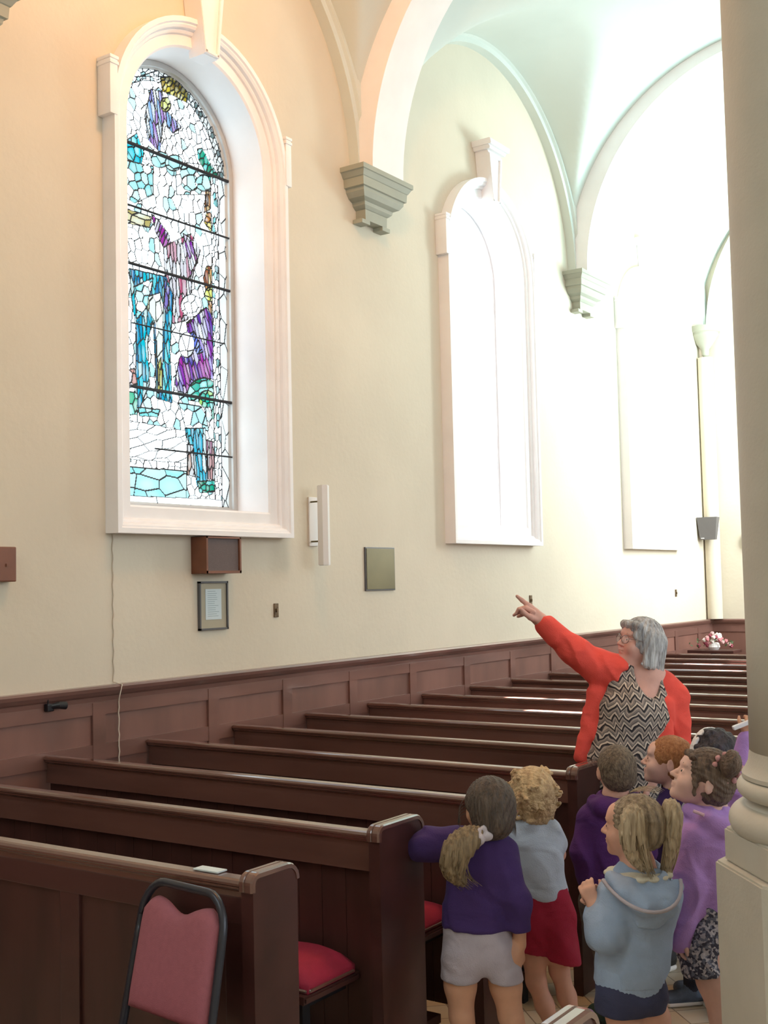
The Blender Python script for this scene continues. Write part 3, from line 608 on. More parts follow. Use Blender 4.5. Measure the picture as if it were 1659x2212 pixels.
# ------------------------------------------------------------------ chair
def chair():
    t = thing('banquet_chair', (2.45, 2.3, 0), 'dusty pink upholstered banquet chair with black frame standing against the nearest pew', 'chair', rz=0)
    O = np.array([2.47, 2.43, 0.]); r = np.array([.993, -.12, 0.]); fw = np.array([-.12, -.993, 0.])   # r: across, fw: the way it faces
    def W(a, f, z): return tuple(O+r*a+fw*f+np.array([0, 0, z]))
    lean = lambda z: -.10*(z-.45)/.47        # the back leans away
    def outline(inset, z0, z1):
        P = []; hw = .182-inset
        for z in np.linspace(z0, z1-.10, 8): P.append((-hw*(.93+.07*1)-.0+.0*(z), z))
        for a in np.linspace(0, 90, 8): P.append((-hw+.085*(1-math.cos(math.radians(a))), z1-.10+.10*math.sin(math.radians(a))-.0))
        return P+[(-a, z) for a, z in P[::-1]]
    fr = [(a*(1.06-.06*min(1, max(0, z-.5)/.4)), z) for a, z in outline(0, .40, .925)]
    m = MB(); m.tube([W(a, lean(z), z) for a, z in fr], .0125, 8); m.build('back_frame', M['chairframe'], t, smooth=True)
    # padded back: scooped top edge
    n = 22; mm = MB(); F = {}
    for s in (0, 1):
        for i in range(n+1):
            for j in range(n+1):
                u = -1+2*i/n; v = j/n; top = .885-.035*math.exp(-(u/.38)**2)-.045*max(0, abs(u)-.72)**1.5*6
                z = .575+(top-.575)*v; hw = .168*(1.06-.06*min(1, max(0, (z-.5)/.4))); b = (1-abs(u)**5)*(1-abs(2*v-1)**7)
                f = lean(z)+(.006+.022*b**.4 if s else -.008); F[s, i, j] = mm.bm.verts.new(W(u*hw, f, z))
    for s in (0, 1):
        for i in range(n):
            for j in range(n): mm.bm.faces.new((F[s, i, j], F[s, i+1, j], F[s, i+1, j+1], F[s, i, j+1]))
    for i in range(n):
        for A, B in (((i, 0), (i+1, 0)), ((i, n), (i+1, n)), ((0, i), (0, i+1)), ((n, i), (n, i+1))): mm.bm.faces.new((F[0, A[0], A[1]], F[0, B[0], B[1]], F[1, B[0], B[1]], F[1, A[0], A[1]]))
    mm.build('backrest', M['pink'], t, smooth=True)
    mm = MB(); F = {}
    for s in (0, 1):
        for i in range(n+1):
            for j in range(n+1):
                u = -1+2*i/n; v = -1+2*j/n; b = max(0, (1-abs(u)**6)*(1-abs(v)**6)); F[s, i, j] = mm.bm.verts.new(W(u*(.215+.01*v)*(1-.06*abs(v)**4), .235+v*.215*(1-.06*abs(u)**4), .465 if not s else .49+.06*b**.35))
    for s in (0, 1):
        for i in range(n):
            for j in range(n): mm.bm.faces.new((F[s, i, j], F[s, i+1, j], F[s, i+1, j+1], F[s, i, j+1]))
    for i in range(n):
        for A, B in (((i, 0), (i+1, 0)), ((i, n), (i+1, n)), ((0, i), (0, i+1)), ((n, i), (n, i+1))): mm.bm.faces.new((F[0, A[0], A[1]], F[0, B[0], B[1]], F[1, B[0], B[1]], F[1, A[0], A[1]]))
    mm.build('seat', M['pink'], t, smooth=True)
    for s in (-1, 1):
        MB().tube([W(s*.176, .01, .47), W(s*.18, -.03, .0)], .012, 8).build('leg', M['chairframe'], t, smooth=True)
        MB().tube([W(s*.195, .42, .47), W(s*.20, .44, .0)], .012, 8).build('leg', M['chairframe'], t, smooth=True)
    m = MB(); m.tube([W(-.178, .02, .458), W(-.195, .42, .458), W(.195, .42, .458), W(.178, .02, .458), W(-.178, .02, .458)], .010, 8); m.build('seat_frame', M['chairframe'], t)
chair()

# ------------------------------------------------------------------ column
def column():
    A = np.array([3.723, 3.482]); B = np.array([3.930, 3.242]); e = B-A; L_ = np.linalg.norm(e); e = e/L_; n = np.array([-e[1], e[0]])
    if n[0] < 0: n = -n
    C0 = (A+B)/2+n*L_*1.207; R0 = L_/2/math.sin(PI/8); a0 = math.atan2(*(A-C0)[::-1])
    t = thing('column', (C0[0], C0[1], 0), 'tall pale stone column on eight sided plinth at the right edge', 'column')
    def octa(z0, z1, k, name, m_, parent=t):
        mb = MB(); mb.poly([(C0[0]+R0*k*math.cos(a0+i*PI/4), C0[1]+R0*k*math.sin(a0+i*PI/4), z0) for i in range(8)], (0, 0, z1-z0), .006); return mb.build(name, m_, parent)
    octa(0, .95, 1, 'plinth', M['stone']); octa(0, .12, 1.08, 'plinth_foot', M['stone']); octa(.95, 1.048, .93, 'plinth_block', M['stone'])
    prof = [(.33, 1.04), (.335, 1.045)]
    for a in range(-80, 91, 14): prof.append((.326+.046*math.cos(math.radians(a)), 1.078+.046*math.sin(math.radians(a))))
    prof += [(.322, 1.130), (.312, 1.137), (.308, 1.144), (.312, 1.150)]
    for a in range(-80, 91, 17): prof.append((.318+.028*math.cos(math.radians(a)), 1.172+.028*math.sin(math.radians(a))))
    prof += [(.330, 1.202), (.330, 1.214), (.322, 1.224), (.311, 1.245), (.306, 1.28)]
    m = MB(); m.lathe((C0[0], C0[1], 0), prof, 72); autosmooth(m.build('base_moulding', M['stone'], t))
    m = MB(); m.lathe((C0[0], C0[1], 0), [(.306, 1.28), (.303, 1.6), (.302, 2.4), (.301, 3.6), (.297, 4.4)], 72); m.build('shaft', M['stone'], t, smooth=True)
    m = MB(); m.lathe((C0[0], C0[1], 0), [(.305, 4.4), (.325, 4.41), (.325, 4.44), (.305, 4.45), (.305, 4.56), (.36, 4.66), (.40, 4.68), (.40, 4.80)], 72); autosmooth(m.build('capital', M['stone'], t))
column()

# ------------------------------------------------------------------ people: smooth blended volumes meshed by surface nets
def nrm(v): v = np.asarray(v, float); return v/max(1e-9, np.linalg.norm(v))
def vv(*a): return np.array(a, float)
class Vol:
    def __init__(s): s.p = []
    def cap(s, a, b, ra, rb=None, k=.02, sub=False):
        a = np.asarray(a, float); b = np.asarray(b, float); rb = ra if rb is None else rb
        def f(P):
            ba = b-a; L2 = max(1e-9, ba@ba); t = np.clip(((P-a)@ba)/L2, 0, 1); return np.sqrt((((P-a)-t[..., None]*ba)**2).sum(-1))-(ra+(rb-ra)*t)
        R = max(ra, rb); s.p.append((f, np.minimum(a, b)-R, np.maximum(a, b)+R, k, sub)); return s
    def chain(s, pts, rs, k=.02, sub=False):
        for i in range(len(pts)-1): s.cap(pts[i], pts[i+1], rs[i], rs[i+1], k, sub)
        return s
    def ell(s, c, r, ax=None, k=.02, sub=False):
        c = np.asarray(c, float); r = np.asarray(r, float)*np.ones(3); ax = np.eye(3) if ax is None else np.array([nrm(x) for x in ax])
        def f(P):
            q = (P-c)@ax.T; k0 = np.sqrt(((q/r)**2).sum(-1)); k1 = np.sqrt(((q/r**2)**2).sum(-1)); return np.where(k1 > 1e-6, k0*(k0-1)/np.maximum(k1, 1e-6), -r.min())
        R = r.max(); s.p.append((f, c-R, c+R, k, sub)); return s
    def tor(s, a, b, ra, rb, u, k=.03, sub=False):
        """segment with an elliptical section: ra, rb = (radius along u, radius across)"""
        a = np.asarray(a, float); b = np.asarray(b, float); w_ = nrm(b-a); u = np.asarray(u, float); u = nrm(u-w_*(u@w_)); v = np.cross(w_, u); L_ = np.linalg.norm(b-a)
        def f(P):
            q = P-a; h = q@w_; t = np.clip(h/L_, 0, 1); ru = ra[0]+(rb[0]-ra[0])*t; rv = ra[1]+(rb[1]-ra[1])*t; e = h-t*L_
            qu, qv = q@u, q@v; k0 = np.sqrt((qu/ru)**2+(qv/rv)**2+(e/np.minimum(ru, rv))**2); k1 = np.sqrt((qu/ru**2)**2+(qv/rv**2)**2+(e/np.minimum(ru, rv)**2)**2)
            return np.where(k1 > 1e-6, k0*(k0-1)/np.maximum(k1, 1e-6), -.02)
        R = max(*ra, *rb); s.p.append((f, np.minimum(a, b)-R, np.maximum(a, b)+R, k, sub)); return s
    def cut(s, p0, n, k=.004):
        p0 = np.asarray(p0, float); n = nrm(n); s.p.append((lambda P: (P-p0)@n, None, None, k, 'cut')); return s
    def mesh(s, name, m, parent, res=.006, disp=None, smooth=True):
        lo = np.min([q[1] for q in s.p if q[1] is not None and not q[4]], 0)-.02; hi = np.max([q[2] for q in s.p if q[2] is not None and not q[4]], 0)+.02
        n = np.ceil((hi-lo)/res).astype(int)+2; D = np.full(n, 1., np.float32); ax = [lo[i]+np.arange(n[i])*res for i in range(3)]
        for f, a, b, k, sub in s.p:
            if a is None: i0 = np.zeros(3, int); i1 = n
            else:
                mg = .03+2*k; i0 = np.maximum(0, np.floor((a-mg-lo)/res).astype(int)); i1 = np.minimum(n, np.ceil((b+mg-lo)/res).astype(int)+1)
            if np.any(i1 <= i0): continue
            sl = tuple(slice(i0[j], i1[j]) for j in range(3)); P = np.stack(np.meshgrid(*[ax[j][sl[j]] for j in range(3)], indexing='ij'), -1); d = f(P); o = D[sl]
            if sub: d = -d if sub is True else d; h = np.clip(.5-.5*(o-d)/k, 0, 1); D[sl] = o*(1-h)+d*h+k*h*(1-h)
            else: h = np.clip(.5+.5*(o-d)/k, 0, 1); D[sl] = o*(1-h)+d*h-k*h*(1-h)
        if disp is not None:
            I = np.where(np.abs(D) < .03); P = np.stack([ax[j][I[j]] for j in range(3)], -1); D[I] += disp(P)
        ins = D < 0
        c = np.zeros(tuple(n-1), np.int8)
        for i in (0, 1):
            for j in (0, 1):
                for l in (0, 1): c += ins[i:n[0]-1+i, j:n[1]-1+j, l:n[2]-1+l]
        I = np.where((c > 0) & (c < 8)); N = len(I[0]); vid = np.full(tuple(n-1), -1, np.int64); vid[I] = np.arange(N); acc = np.zeros((N, 3)); cnt = np.zeros(N)
        cs = [(i, j, l) for i in (0, 1) for j in (0, 1) for l in (0, 1)]
        for A in cs:
            for axx in range(3):
                if A[axx]: continue
                B = list(A); B[axx] = 1; d0 = D[I[0]+A[0], I[1]+A[1], I[2]+A[2]]; d1 = D[I[0]+B[0], I[1]+B[1], I[2]+B[2]]; x = (d0 < 0) != (d1 < 0)
                t = d0[x]/(d0[x]-d1[x]); q = np.tile(np.array(A, float), (x.sum(), 1)); q[:, axx] += t; acc[x] += q; cnt[x] += 1
        V_ = (acc/cnt[:, None]+np.stack(I, -1))*res+lo; F_ = []
        for axx in range(3):
            sl0 = [slice(1, -1)]*3; sl0[axx] = slice(0, -1); sl1 = [slice(1, -1)]*3; sl1[axx] = slice(1, None)
            a = ins[tuple(sl0)]; b = ins[tuple(sl1)]; J = np.where(a != b); off = [1, 1, 1]; off[axx] = 0; J = [J[q]+off[q] for q in range(3)]
            u, v = (axx+1) % 3, (axx+2) % 3
            def g(du, dv): Q = [x.copy() for x in J]; Q[u] -= du; Q[v] -= dv; return vid[Q[0], Q[1], Q[2]]
            q = np.stack([g(1, 1), g(0, 1), g(0, 0), g(1, 0)], -1); fl = b[J[0]-off[0], J[1]-off[1], J[2]-off[2]]; q[fl] = q[fl][:, ::-1]; F_.append(q)
        F_ = np.concatenate(F_); me = bpy.data.meshes.new(name); me.vertices.add(N); me.vertices.foreach_set('co', V_.ravel()); me.loops.add(F_.size); me.loops.foreach_set('vertex_index', F_.ravel().astype(np.int32))
        me.polygons.add(len(F_)); me.polygons.foreach_set('loop_start', (np.arange(len(F_))*4).astype(np.int32)); me.update(calc_edges=True)
        me.polygons.foreach_set('use_smooth', [True]*len(F_)); o = link(name, me, m, parent)
        if smooth: md = o.modifiers.new('relax', 'SMOOTH'); md.factor = .5; md.iterations = 2 if smooth is True else smooth
        return o

def folds(amp, seed=0, f=1.0, zst=.5):
    r = np.random.RandomState(seed); W_ = [(nrm(r.normal(size=3)*[1, 1, zst]), r.uniform(22, 60)*f, r.uniform(0, 6.3)) for _ in range(6)]
    def d(P):
        o = 0; wob = .5*np.sin(P@np.array([13., 9, 17])*f+seed)
        for n_, fr, ph in W_: o = o+np.sin((P@n_)*fr+ph+wob*2)
        return (1.9*amp*np.clip(.45*o/2.2+.9*np.abs(o/3)-.75, -1.6, .3)).astype(np.float32)
    return d

class Fig:
    def __init__(s, px, depth, label):
        P = CAM+depth*ray(px, 1263); s.O = np.array([P[0], P[1], 0.]); s.root = empty('person', tuple(s.O), label, 'person')
    def L(s, px, py, b=0.):
        d = ray(px, py); t = (b+(s.O-CAM)@FH)/(d@FH); return CAM+t*d
    def V(s, a, b, z): return s.O+RH*a+FH*b+vv(0, 0, z)
    def D(s, a, b, c): return nrm(RH*a+FH*b+vv(0, 0, c))

def head(B, c, F_, U, s=1., ch=1., ears=True):
    """ch < 1 shortens the face for a child"""
    F_ = nrm(F_); U = nrm(U-F_*(U@F_)); R_ = np.cross(F_, U); A = (R_, F_, U); e = lambda x, y, z: c+(R_*x+F_*y+U*z*(ch if z < 0 else 1))*s
    B.ell(c, (.074*s, .091*s, .086*s), A, .01)
    B.ell(e(0, .030, -.045), (.060*s, .060*s, .066*s), A, .02)
    B.ell(e(0, .040, -.088), (.044*s, .046*s, .034*s), A, .03)
    B.ell(e(0, .078, -.112), (.018*s, .014*s, .015*s), A, .025)
    for q in (-1, 1):
        B.ell(e(q*.034, .062, -.056), (.027*s, .027*s, .027*s), A, .02)
        B.ell(e(q*.024, .084, .004), (.022*s, .012*s, .009*s), A, .012)
    B.ell(e(0, .074, .022), (.045*s, .022*s, .030*s), A, .02)
    for q in (-1, 1):
        B.ell(e(q*.030, .102, -.020), (.016*s, .012*s, .010*s), A, .010, True)
        B.ell(e(q*.030, .081, -.022), (.014*s, .012*s, .011*s), A, .004)
    B.cap(e(0, .088, -.012), e(0, .111, -.047), .0075*s, .0095*s, .010); 
    for q in (-1, 1): B.ell(e(q*.011, .100, -.050), (.007*s, .009*s, .007*s), A, .005)
    B.ell(e(0, .094, -.073), (.021*s, .009*s, .0055*s), A, .004); B.ell(e(0, .092, -.084), (.018*s, .009*s, .006*s), A, .004)
    B.ell(e(0, .104, -.0785), (.02*s, .005*s, .0016*s), A, .003, True)
    if ears:
        for q in (-1, 1):
            n_ = nrm(R_*q-F_*.35); al = nrm(F_*1+R_*q*.35)
            B.ell(e(q*.078, -.006, -.026), (.009*s, .019*s, .031*s), (n_, al, nrm(U-F_*.15)), .006)
            B.ell(e(q*.089, -.003, -.022), (.006*s, .010*s, .018*s), (n_, al, U), .004, True)
    return e, A
def eyes(fig, e, A, s, m_iris=None):
    for q in (-1, 1):
        mb = MB(); p = e(q*.030, .0895, -.021); mb.ball(tuple(p), .0052*s, 2); mb.build('eye', M['eye'], fig.root, smooth=True)
        mb = MB(); mb.tube([tuple(e(q*.014, .0965, .004)), tuple(e(q*.030, .0965, .009)), tuple(e(q*.048, .083, .003))], [.0008*s, .0015*s, .0006*s], 6)
        mb.build('eyebrow', fig.brow, fig.root, smooth=True)
def hairvol(c, F_, U, s, t=.014, face=1.0, ear=True, low=0.0, ch=1.0):
    F_ = nrm(F_); U = nrm(U-F_*(U@F_)); R_ = np.cross(F_, U); A = (R_, F_, U); e = lambda x, y, z: c+(R_*x+F_*y+U*z)*s
    H = Vol(); H.ell(e(0, -.006, .004), ((.074*s+t), (.088*s+t), (.084*s+t)), A, .01); H.ell(e(0, -.044, -.042), (.062*s+t*.6, .044*s+t*.5, (.05+low)*s), A, .03)
    H.ell(e(0, .112, -.058*face), (.074*s, .088*s, .098*s), A, .012, True)
    H.ell(e(0, .036, -.106), (.09*s, .058*s, .058*s), A, .012, True)
    if ear:
        for q in (-1, 1): H.ell(e(q*.088, .020, -.058), (.03*s, .042*s, .046*s), A, .01, True)
    return H, e, A
def strands(c, axis, amp, freq, seed=0, twist=0.):
    """grooves that run away from a crown axis like combed hair"""
    ax = nrm(axis); u = nrm(np.cross(ax, [.3, .5, .8])); v = np.cross(ax, u)
    def d(P):
        q = P-c; th = np.arctan2(q@v, q@u); h = q@ax; th = th+twist*h
        return (amp*(np.sin(th*freq+3*np.sin(h*25+seed))+.6*np.sin(th*freq*2.3+seed+2*np.sin(h*40)))).astype(np.float32)
    return d
def hair_mat(name, c1, c2, sc=1.0, st=(1, 1, .12)):
    m = mat(name, c1, .55, nscale=70*sc, stretch=st, color2=c2, bump=.9, bscale=150*sc); return m
def hand(B, w, d, n, s=1., curl=(.3, .35, .4, .5), side=1, k=.004, thumb=(.75, .25), palm=1.0):
    """w wrist, d direction of the palm, n way the palm faces, side: which side the thumb leaves"""
    d = nrm(d); n = nrm(n-d*(n@d)); t = np.cross(d, n)*side; P = lambda a, b, c: w+d*a*s+t*b*s+n*c*s
    B.tor(w, P(.082, .002, 0), (.026*s, .018*s), (.038*s, .013*s), t, .012)
    for i in range(4):
        L_ = (.070, .078, .073, .056)[i]*s; base = P(.080-.004*(i == 3), .029-.0195*i, .002); ang = 0; p = base; pts = [P(.05, .022-.015*i, 0), base]; a = curl[i]; fan = (.10, .02, -.06, -.14)[i]
        for j, (fr, w_) in enumerate(zip((.46, .30, .24), (.7, 1.1, .8))):
            ang += a*w_; p = p+(d*math.cos(ang)+n*math.sin(ang)+t*fan*math.cos(ang))*L_*fr; pts.append(p)
        B.chain(pts, [.010*s, .0098*s, .0088*s, .0080*s, .0068*s], k)
    q = P(.022, .026, .004); dd = nrm(d*.72+t*thumb[0]+n*thumb[1]); p1 = q+dd*.036*s; d2 = nrm(d*.85+t*thumb[0]*.5+n*thumb[1]*1.3); p2 = p1+d2*.032*s; p3 = p2+nrm(d*.9+t*.1+n*thumb[1])*.024*s
    B.chain([P(.01, .012, 0), q, p1, p2, p3], [.014*s, .014*s, .012*s, .0105*s, .0085*s], .008)
def leg(B, fig, hip, knee, ank, s, k=.02):
    B.chain([hip, hip*.5+knee*.5, knee], [.062*s, .056*s, .043*s], k); cm = knee*.62+ank*.38-0*FH; B.chain([knee, cm, ank], [.041*s, .040*s, .026*s], k)
def shoe(fig, ank, d, s, m, name='shoe', sole=None):
    d = nrm(d*np.array([1, 1, 0])); g = vv(ank[0], ank[1], 0); u = np.cross(d, [0, 0, 1.]); S_ = Vol()
    S_.tor(g-d*.02*s+vv(0, 0, .034*s), g+d*.105*s+vv(0, 0, .030*s), (.033*s, .034*s), (.038*s, .029*s), u, .02).cap(g+vv(0, 0, .05*s), g+vv(0, 0, .085*s), .034*s, .036*s, .02)
    S_.cut(vv(0, 0, .012), (0, 0, -1)).cut(vv(0, 0, .088*s), (0, 0, 1)); o = S_.mesh(name, m, fig.root, .006)
    S2 = Vol(); S2.tor(g-d*.022*s+vv(0, 0, .012*s), g+d*.108*s+vv(0, 0, .012*s), (.036*s, .02*s), (.041*s, .02*s), u, .01).cut(vv(0, 0, .001), (0, 0, -1), .002).cut(vv(0, 0, .02*s), (0, 0, 1), .002)
    S2.mesh('sole', sole or M['white'], o, .006); fig.root.children; return o
def wisps(fig, pts_list, m, name='hair_strand', r=.0012):
    mb = MB()
    for pts in pts_list: mb.tube([tuple(p) for p in pts], [r]*(len(pts)-1)+[r*.3], 5)
    return mb.build(name, m, fig.root, smooth=True)
def bez(p, n=8):
    p = [np.asarray(x, float) for x in p]; o = []
    for i in range(n+1):
        t = i/n; q = list(p)
        while len(q) > 1: q = [q[j]*(1-t)+q[j+1]*t for j in range(len(q)-1)]
        o.append(q[0])
    return o

Zv = vv(0, 0, 1)
PURPLE = cloth('deep_purple_fleece', (.050, .022, .125)); PURPLE2 = cloth('plum_purple_fleece', (.075, .018, .14)); LILAC = cloth('lilac_jersey', (.45, .26, .66)); BLUE = cloth('powder_blue_jersey', (.33, .43, .62))
def hair_tuft(fig, root_pts, r0, m, name='ponytail', seed=0, flat=.7):
    """a bunch of hair: a tapering lock with grooves along it plus loose strands"""
    P = bez(root_pts, 10); H = Vol(); n = len(P); rs = [r0*(.55+1.1*math.sin(PI*min(1, (i/n)*.8+.12)))*(1-.55*(i/(n-1))**2) for i in range(n)]
    H.chain(P, rs, .01); c = P[n//2]; ax = nrm(P[-1]-P[0]); u = nrm(np.cross(ax, FH+.01)); v = np.cross(ax, u)
    def d(Q): q = Q-c; a = q@u; b = q@v; return (.0028*np.sin(a*420+3*np.sin((q@ax)*22+seed))+.002*np.sin(b*380+seed+2*np.sin((q@ax)*30))).astype(np.float32)
    o = H.mesh(name, m, fig.root, .004, d)
    r_ = random.Random(seed); L_ = []
    for i in range(26):
        off = vv(r_.uniform(-1, 1), r_.uniform(-1, 1), r_.uniform(-.3, .3))*r0*.9
        L_.append([p+off*(.5+.9*math.sin(PI*j/10*.8)) for j, p in enumerate(P)]+[P[-1]+off*1.1+nrm(P[-1]-P[-2])*r_.uniform(.01, .04)])
    mb = MB()
    for pts in L_: mb.tube([tuple(p) for p in pts], [.0016]*(len(pts)-1)+[.0005], 5)
    s = mb.build('loose_strands', m, o, smooth=True, world=False); return o

# ---------------------------------------------------------------- girl with ponytail, purple sweater, grey shorts
def girl_ponytail():
    f = Fig(1042, 4.15, 'child with brown ponytail in purple sweater and pale grey shorts reaching to the pew end'); L, V = f.L, f.V
    B = Vol(); c = L(1058, 1738); Fd = f.D(-.28, .93, .12); e, A = head(B, c, Fd, f.D(.05, -.05, 1), .98, .9)
    neck = L(1045, 1812, -.005); B.cap(c-Zv*.06*1+f.D(0, -1, 0)*.01, neck, .040, .042, .02)
    ch = L(1040, 1850, .01); wa = L(1030, 1985, .01)
    B.tor(neck-Zv*.02, ch, (.06, .045), (.11, .065), RH, .03).tor(ch, wa, (.11, .065), (.095, .06), RH, .03)
    sl = L(985, 1812, .01); el = L(918, 1822, .03); hl = L(868, 1838, .10)
    sr = L(1092, 1835, .0); er = L(1118, 1945, -.02); wr = L(1124, 2040, -.005)
    B.chain([sl, el, hl], [.04, .032, .024], .02).chain([sr, er, wr], [.038, .03, .021], .02)
    hand(B, hl, f.D(-.6, .75, -.2), -Zv, .70, (.4, .4, .45, .5), 1); hand(B, wr-Zv*.005, f.D(.03, .05, -1), f.D(-.8, .5, 0), .68, (.5, .55, .6, .7), -1)
    legs = []
    for hp, kn, an in ((L(992, 2060, 0), L(997, 2195, 0), V(-.055, .02, .065)), (L(1082, 2060, 0), L(1103, 2195, 0), V(.135, .0, .065))):
        leg(B, f, hp, kn, an, .96); legs.append(an); B.tor(an-Zv*.03, an-Zv*.035+FH*.1, (.03, .022), (.034, .018), RH, .02)
    B.tor(wa, L(1032, 2050), (.095, .062), (.10, .06), RH, .03); B.mesh('body', SKT, f.root, .0055)
    T = Vol(); T.tor(L(1046, 1822, 0), L(1040, 1860, .01), (.072, .052), (.122, .076), RH, .035).tor(L(1040, 1860, .01), L(1030, 1995, .01), (.120, .080), (.118, .082), RH, .03)
    T.chain([L(988, 1820, .01), L(925, 1823, .03), L(868, 1838, .095)], [.055, .049, .038], .035).chain([L(1085, 1840, 0), L(1112, 1945, -.02), L(1121, 2030, -.008)], [.054, .050, .036], .03)
    T.cut(L(1030, 2003, 0), f.D(-.05, 0, -1), .006).ell(L(1048, 1795, 0), (.05, .05, .03), None, .01, True)
    T.mesh('sweater', PURPLE, f.root, .0055, folds(.0045, 3))
    Sh = Vol(); Sh.tor(L(1030, 1990, .01), L(1035, 2060, .005), (.112, .078), (.122, .083), RH, .03); Sh.tor(L(1000, 2055), L(996, 2125), (.066, .07), (.068, .07), RH, .02); Sh.tor(L(1072, 2055), L(1088, 2125), (.066, .07), (.068, .07), RH, .02)
    Sh.cut(L(1040, 2113, 0), f.D(-.04, 0, -1), .004); Sh.ell(L(1046, 2128), (.022, .09, .05), (RH, FH, Zv), .01, True); Sh.mesh('shorts', cloth('lavender_grey_cotton', (.42, .37, .42)), f.root, .0055, folds(.004, 8, .8))
    hm = hair_mat('brown_hair', (.028, .020, .018), (.12, .085, .065)); H, e2, A2 = hairvol(c, Fd, f.D(.05, -.05, 1), .98, .014, low=.02)
    H.cap(e2(0, -.075, -.05), L(1045, 1800, -.07), .045, .024, .03); H.mesh('hair', hm, f.root, .0045, strands(L(1045, 1800, -.07), f.D(0, .6, .7), .0022, 26, 1))
    hair_tuft(f, [L(1030, 1805, -.10), L(985, 1815, -.14), L(958, 1880, -.14), L(1000, 1905, -.12)], .033, hair_mat('dark_blond_hair', (.11, .075, .042), (.36, .26, .15)), seed=4)
    Sc = Vol(); 
    for i in range(9): a = i*2*PI/9; Sc.ell(L(1034, 1806, -.10)+RH*.012*math.sin(a*2)+(f.D(.5, 0, .8)*math.cos(a)+FH*math.sin(a))*.026, .013, None, .006)
    Sc.ell(L(1030, 1806, -.11), (.026, .022, .018), (RH, FH, Zv), .01).ell(L(1050, 1806, -.10), (.024, .016, .015), (RH, FH, Zv), .01); Sc.mesh('hair_scrunchie', cloth('white_lace', (.55, .50, .55), .2), f.root, .0045, folds(.002, 2, 4))
    wisps(f, [bez([L(1005, 1725+8*i, 0), L(990, 1735+6*i, -.02), L(988-i, 1760+5*i, -.02), L(996, 1775+3*i, -.02)]) for i in range(5)], hm); wisps(f, [bez([L(1108, 1750+5*i, 0), L(1112+i, 1775, -.02), L(1106+2*i, 1800+2*i, -.02)]) for i in range(5)], hm)
    for a in legs: shoe(f, a, FH-.2*RH, .92, cloth('navy_canvas', (.04, .05, .09)))
girl_ponytail()

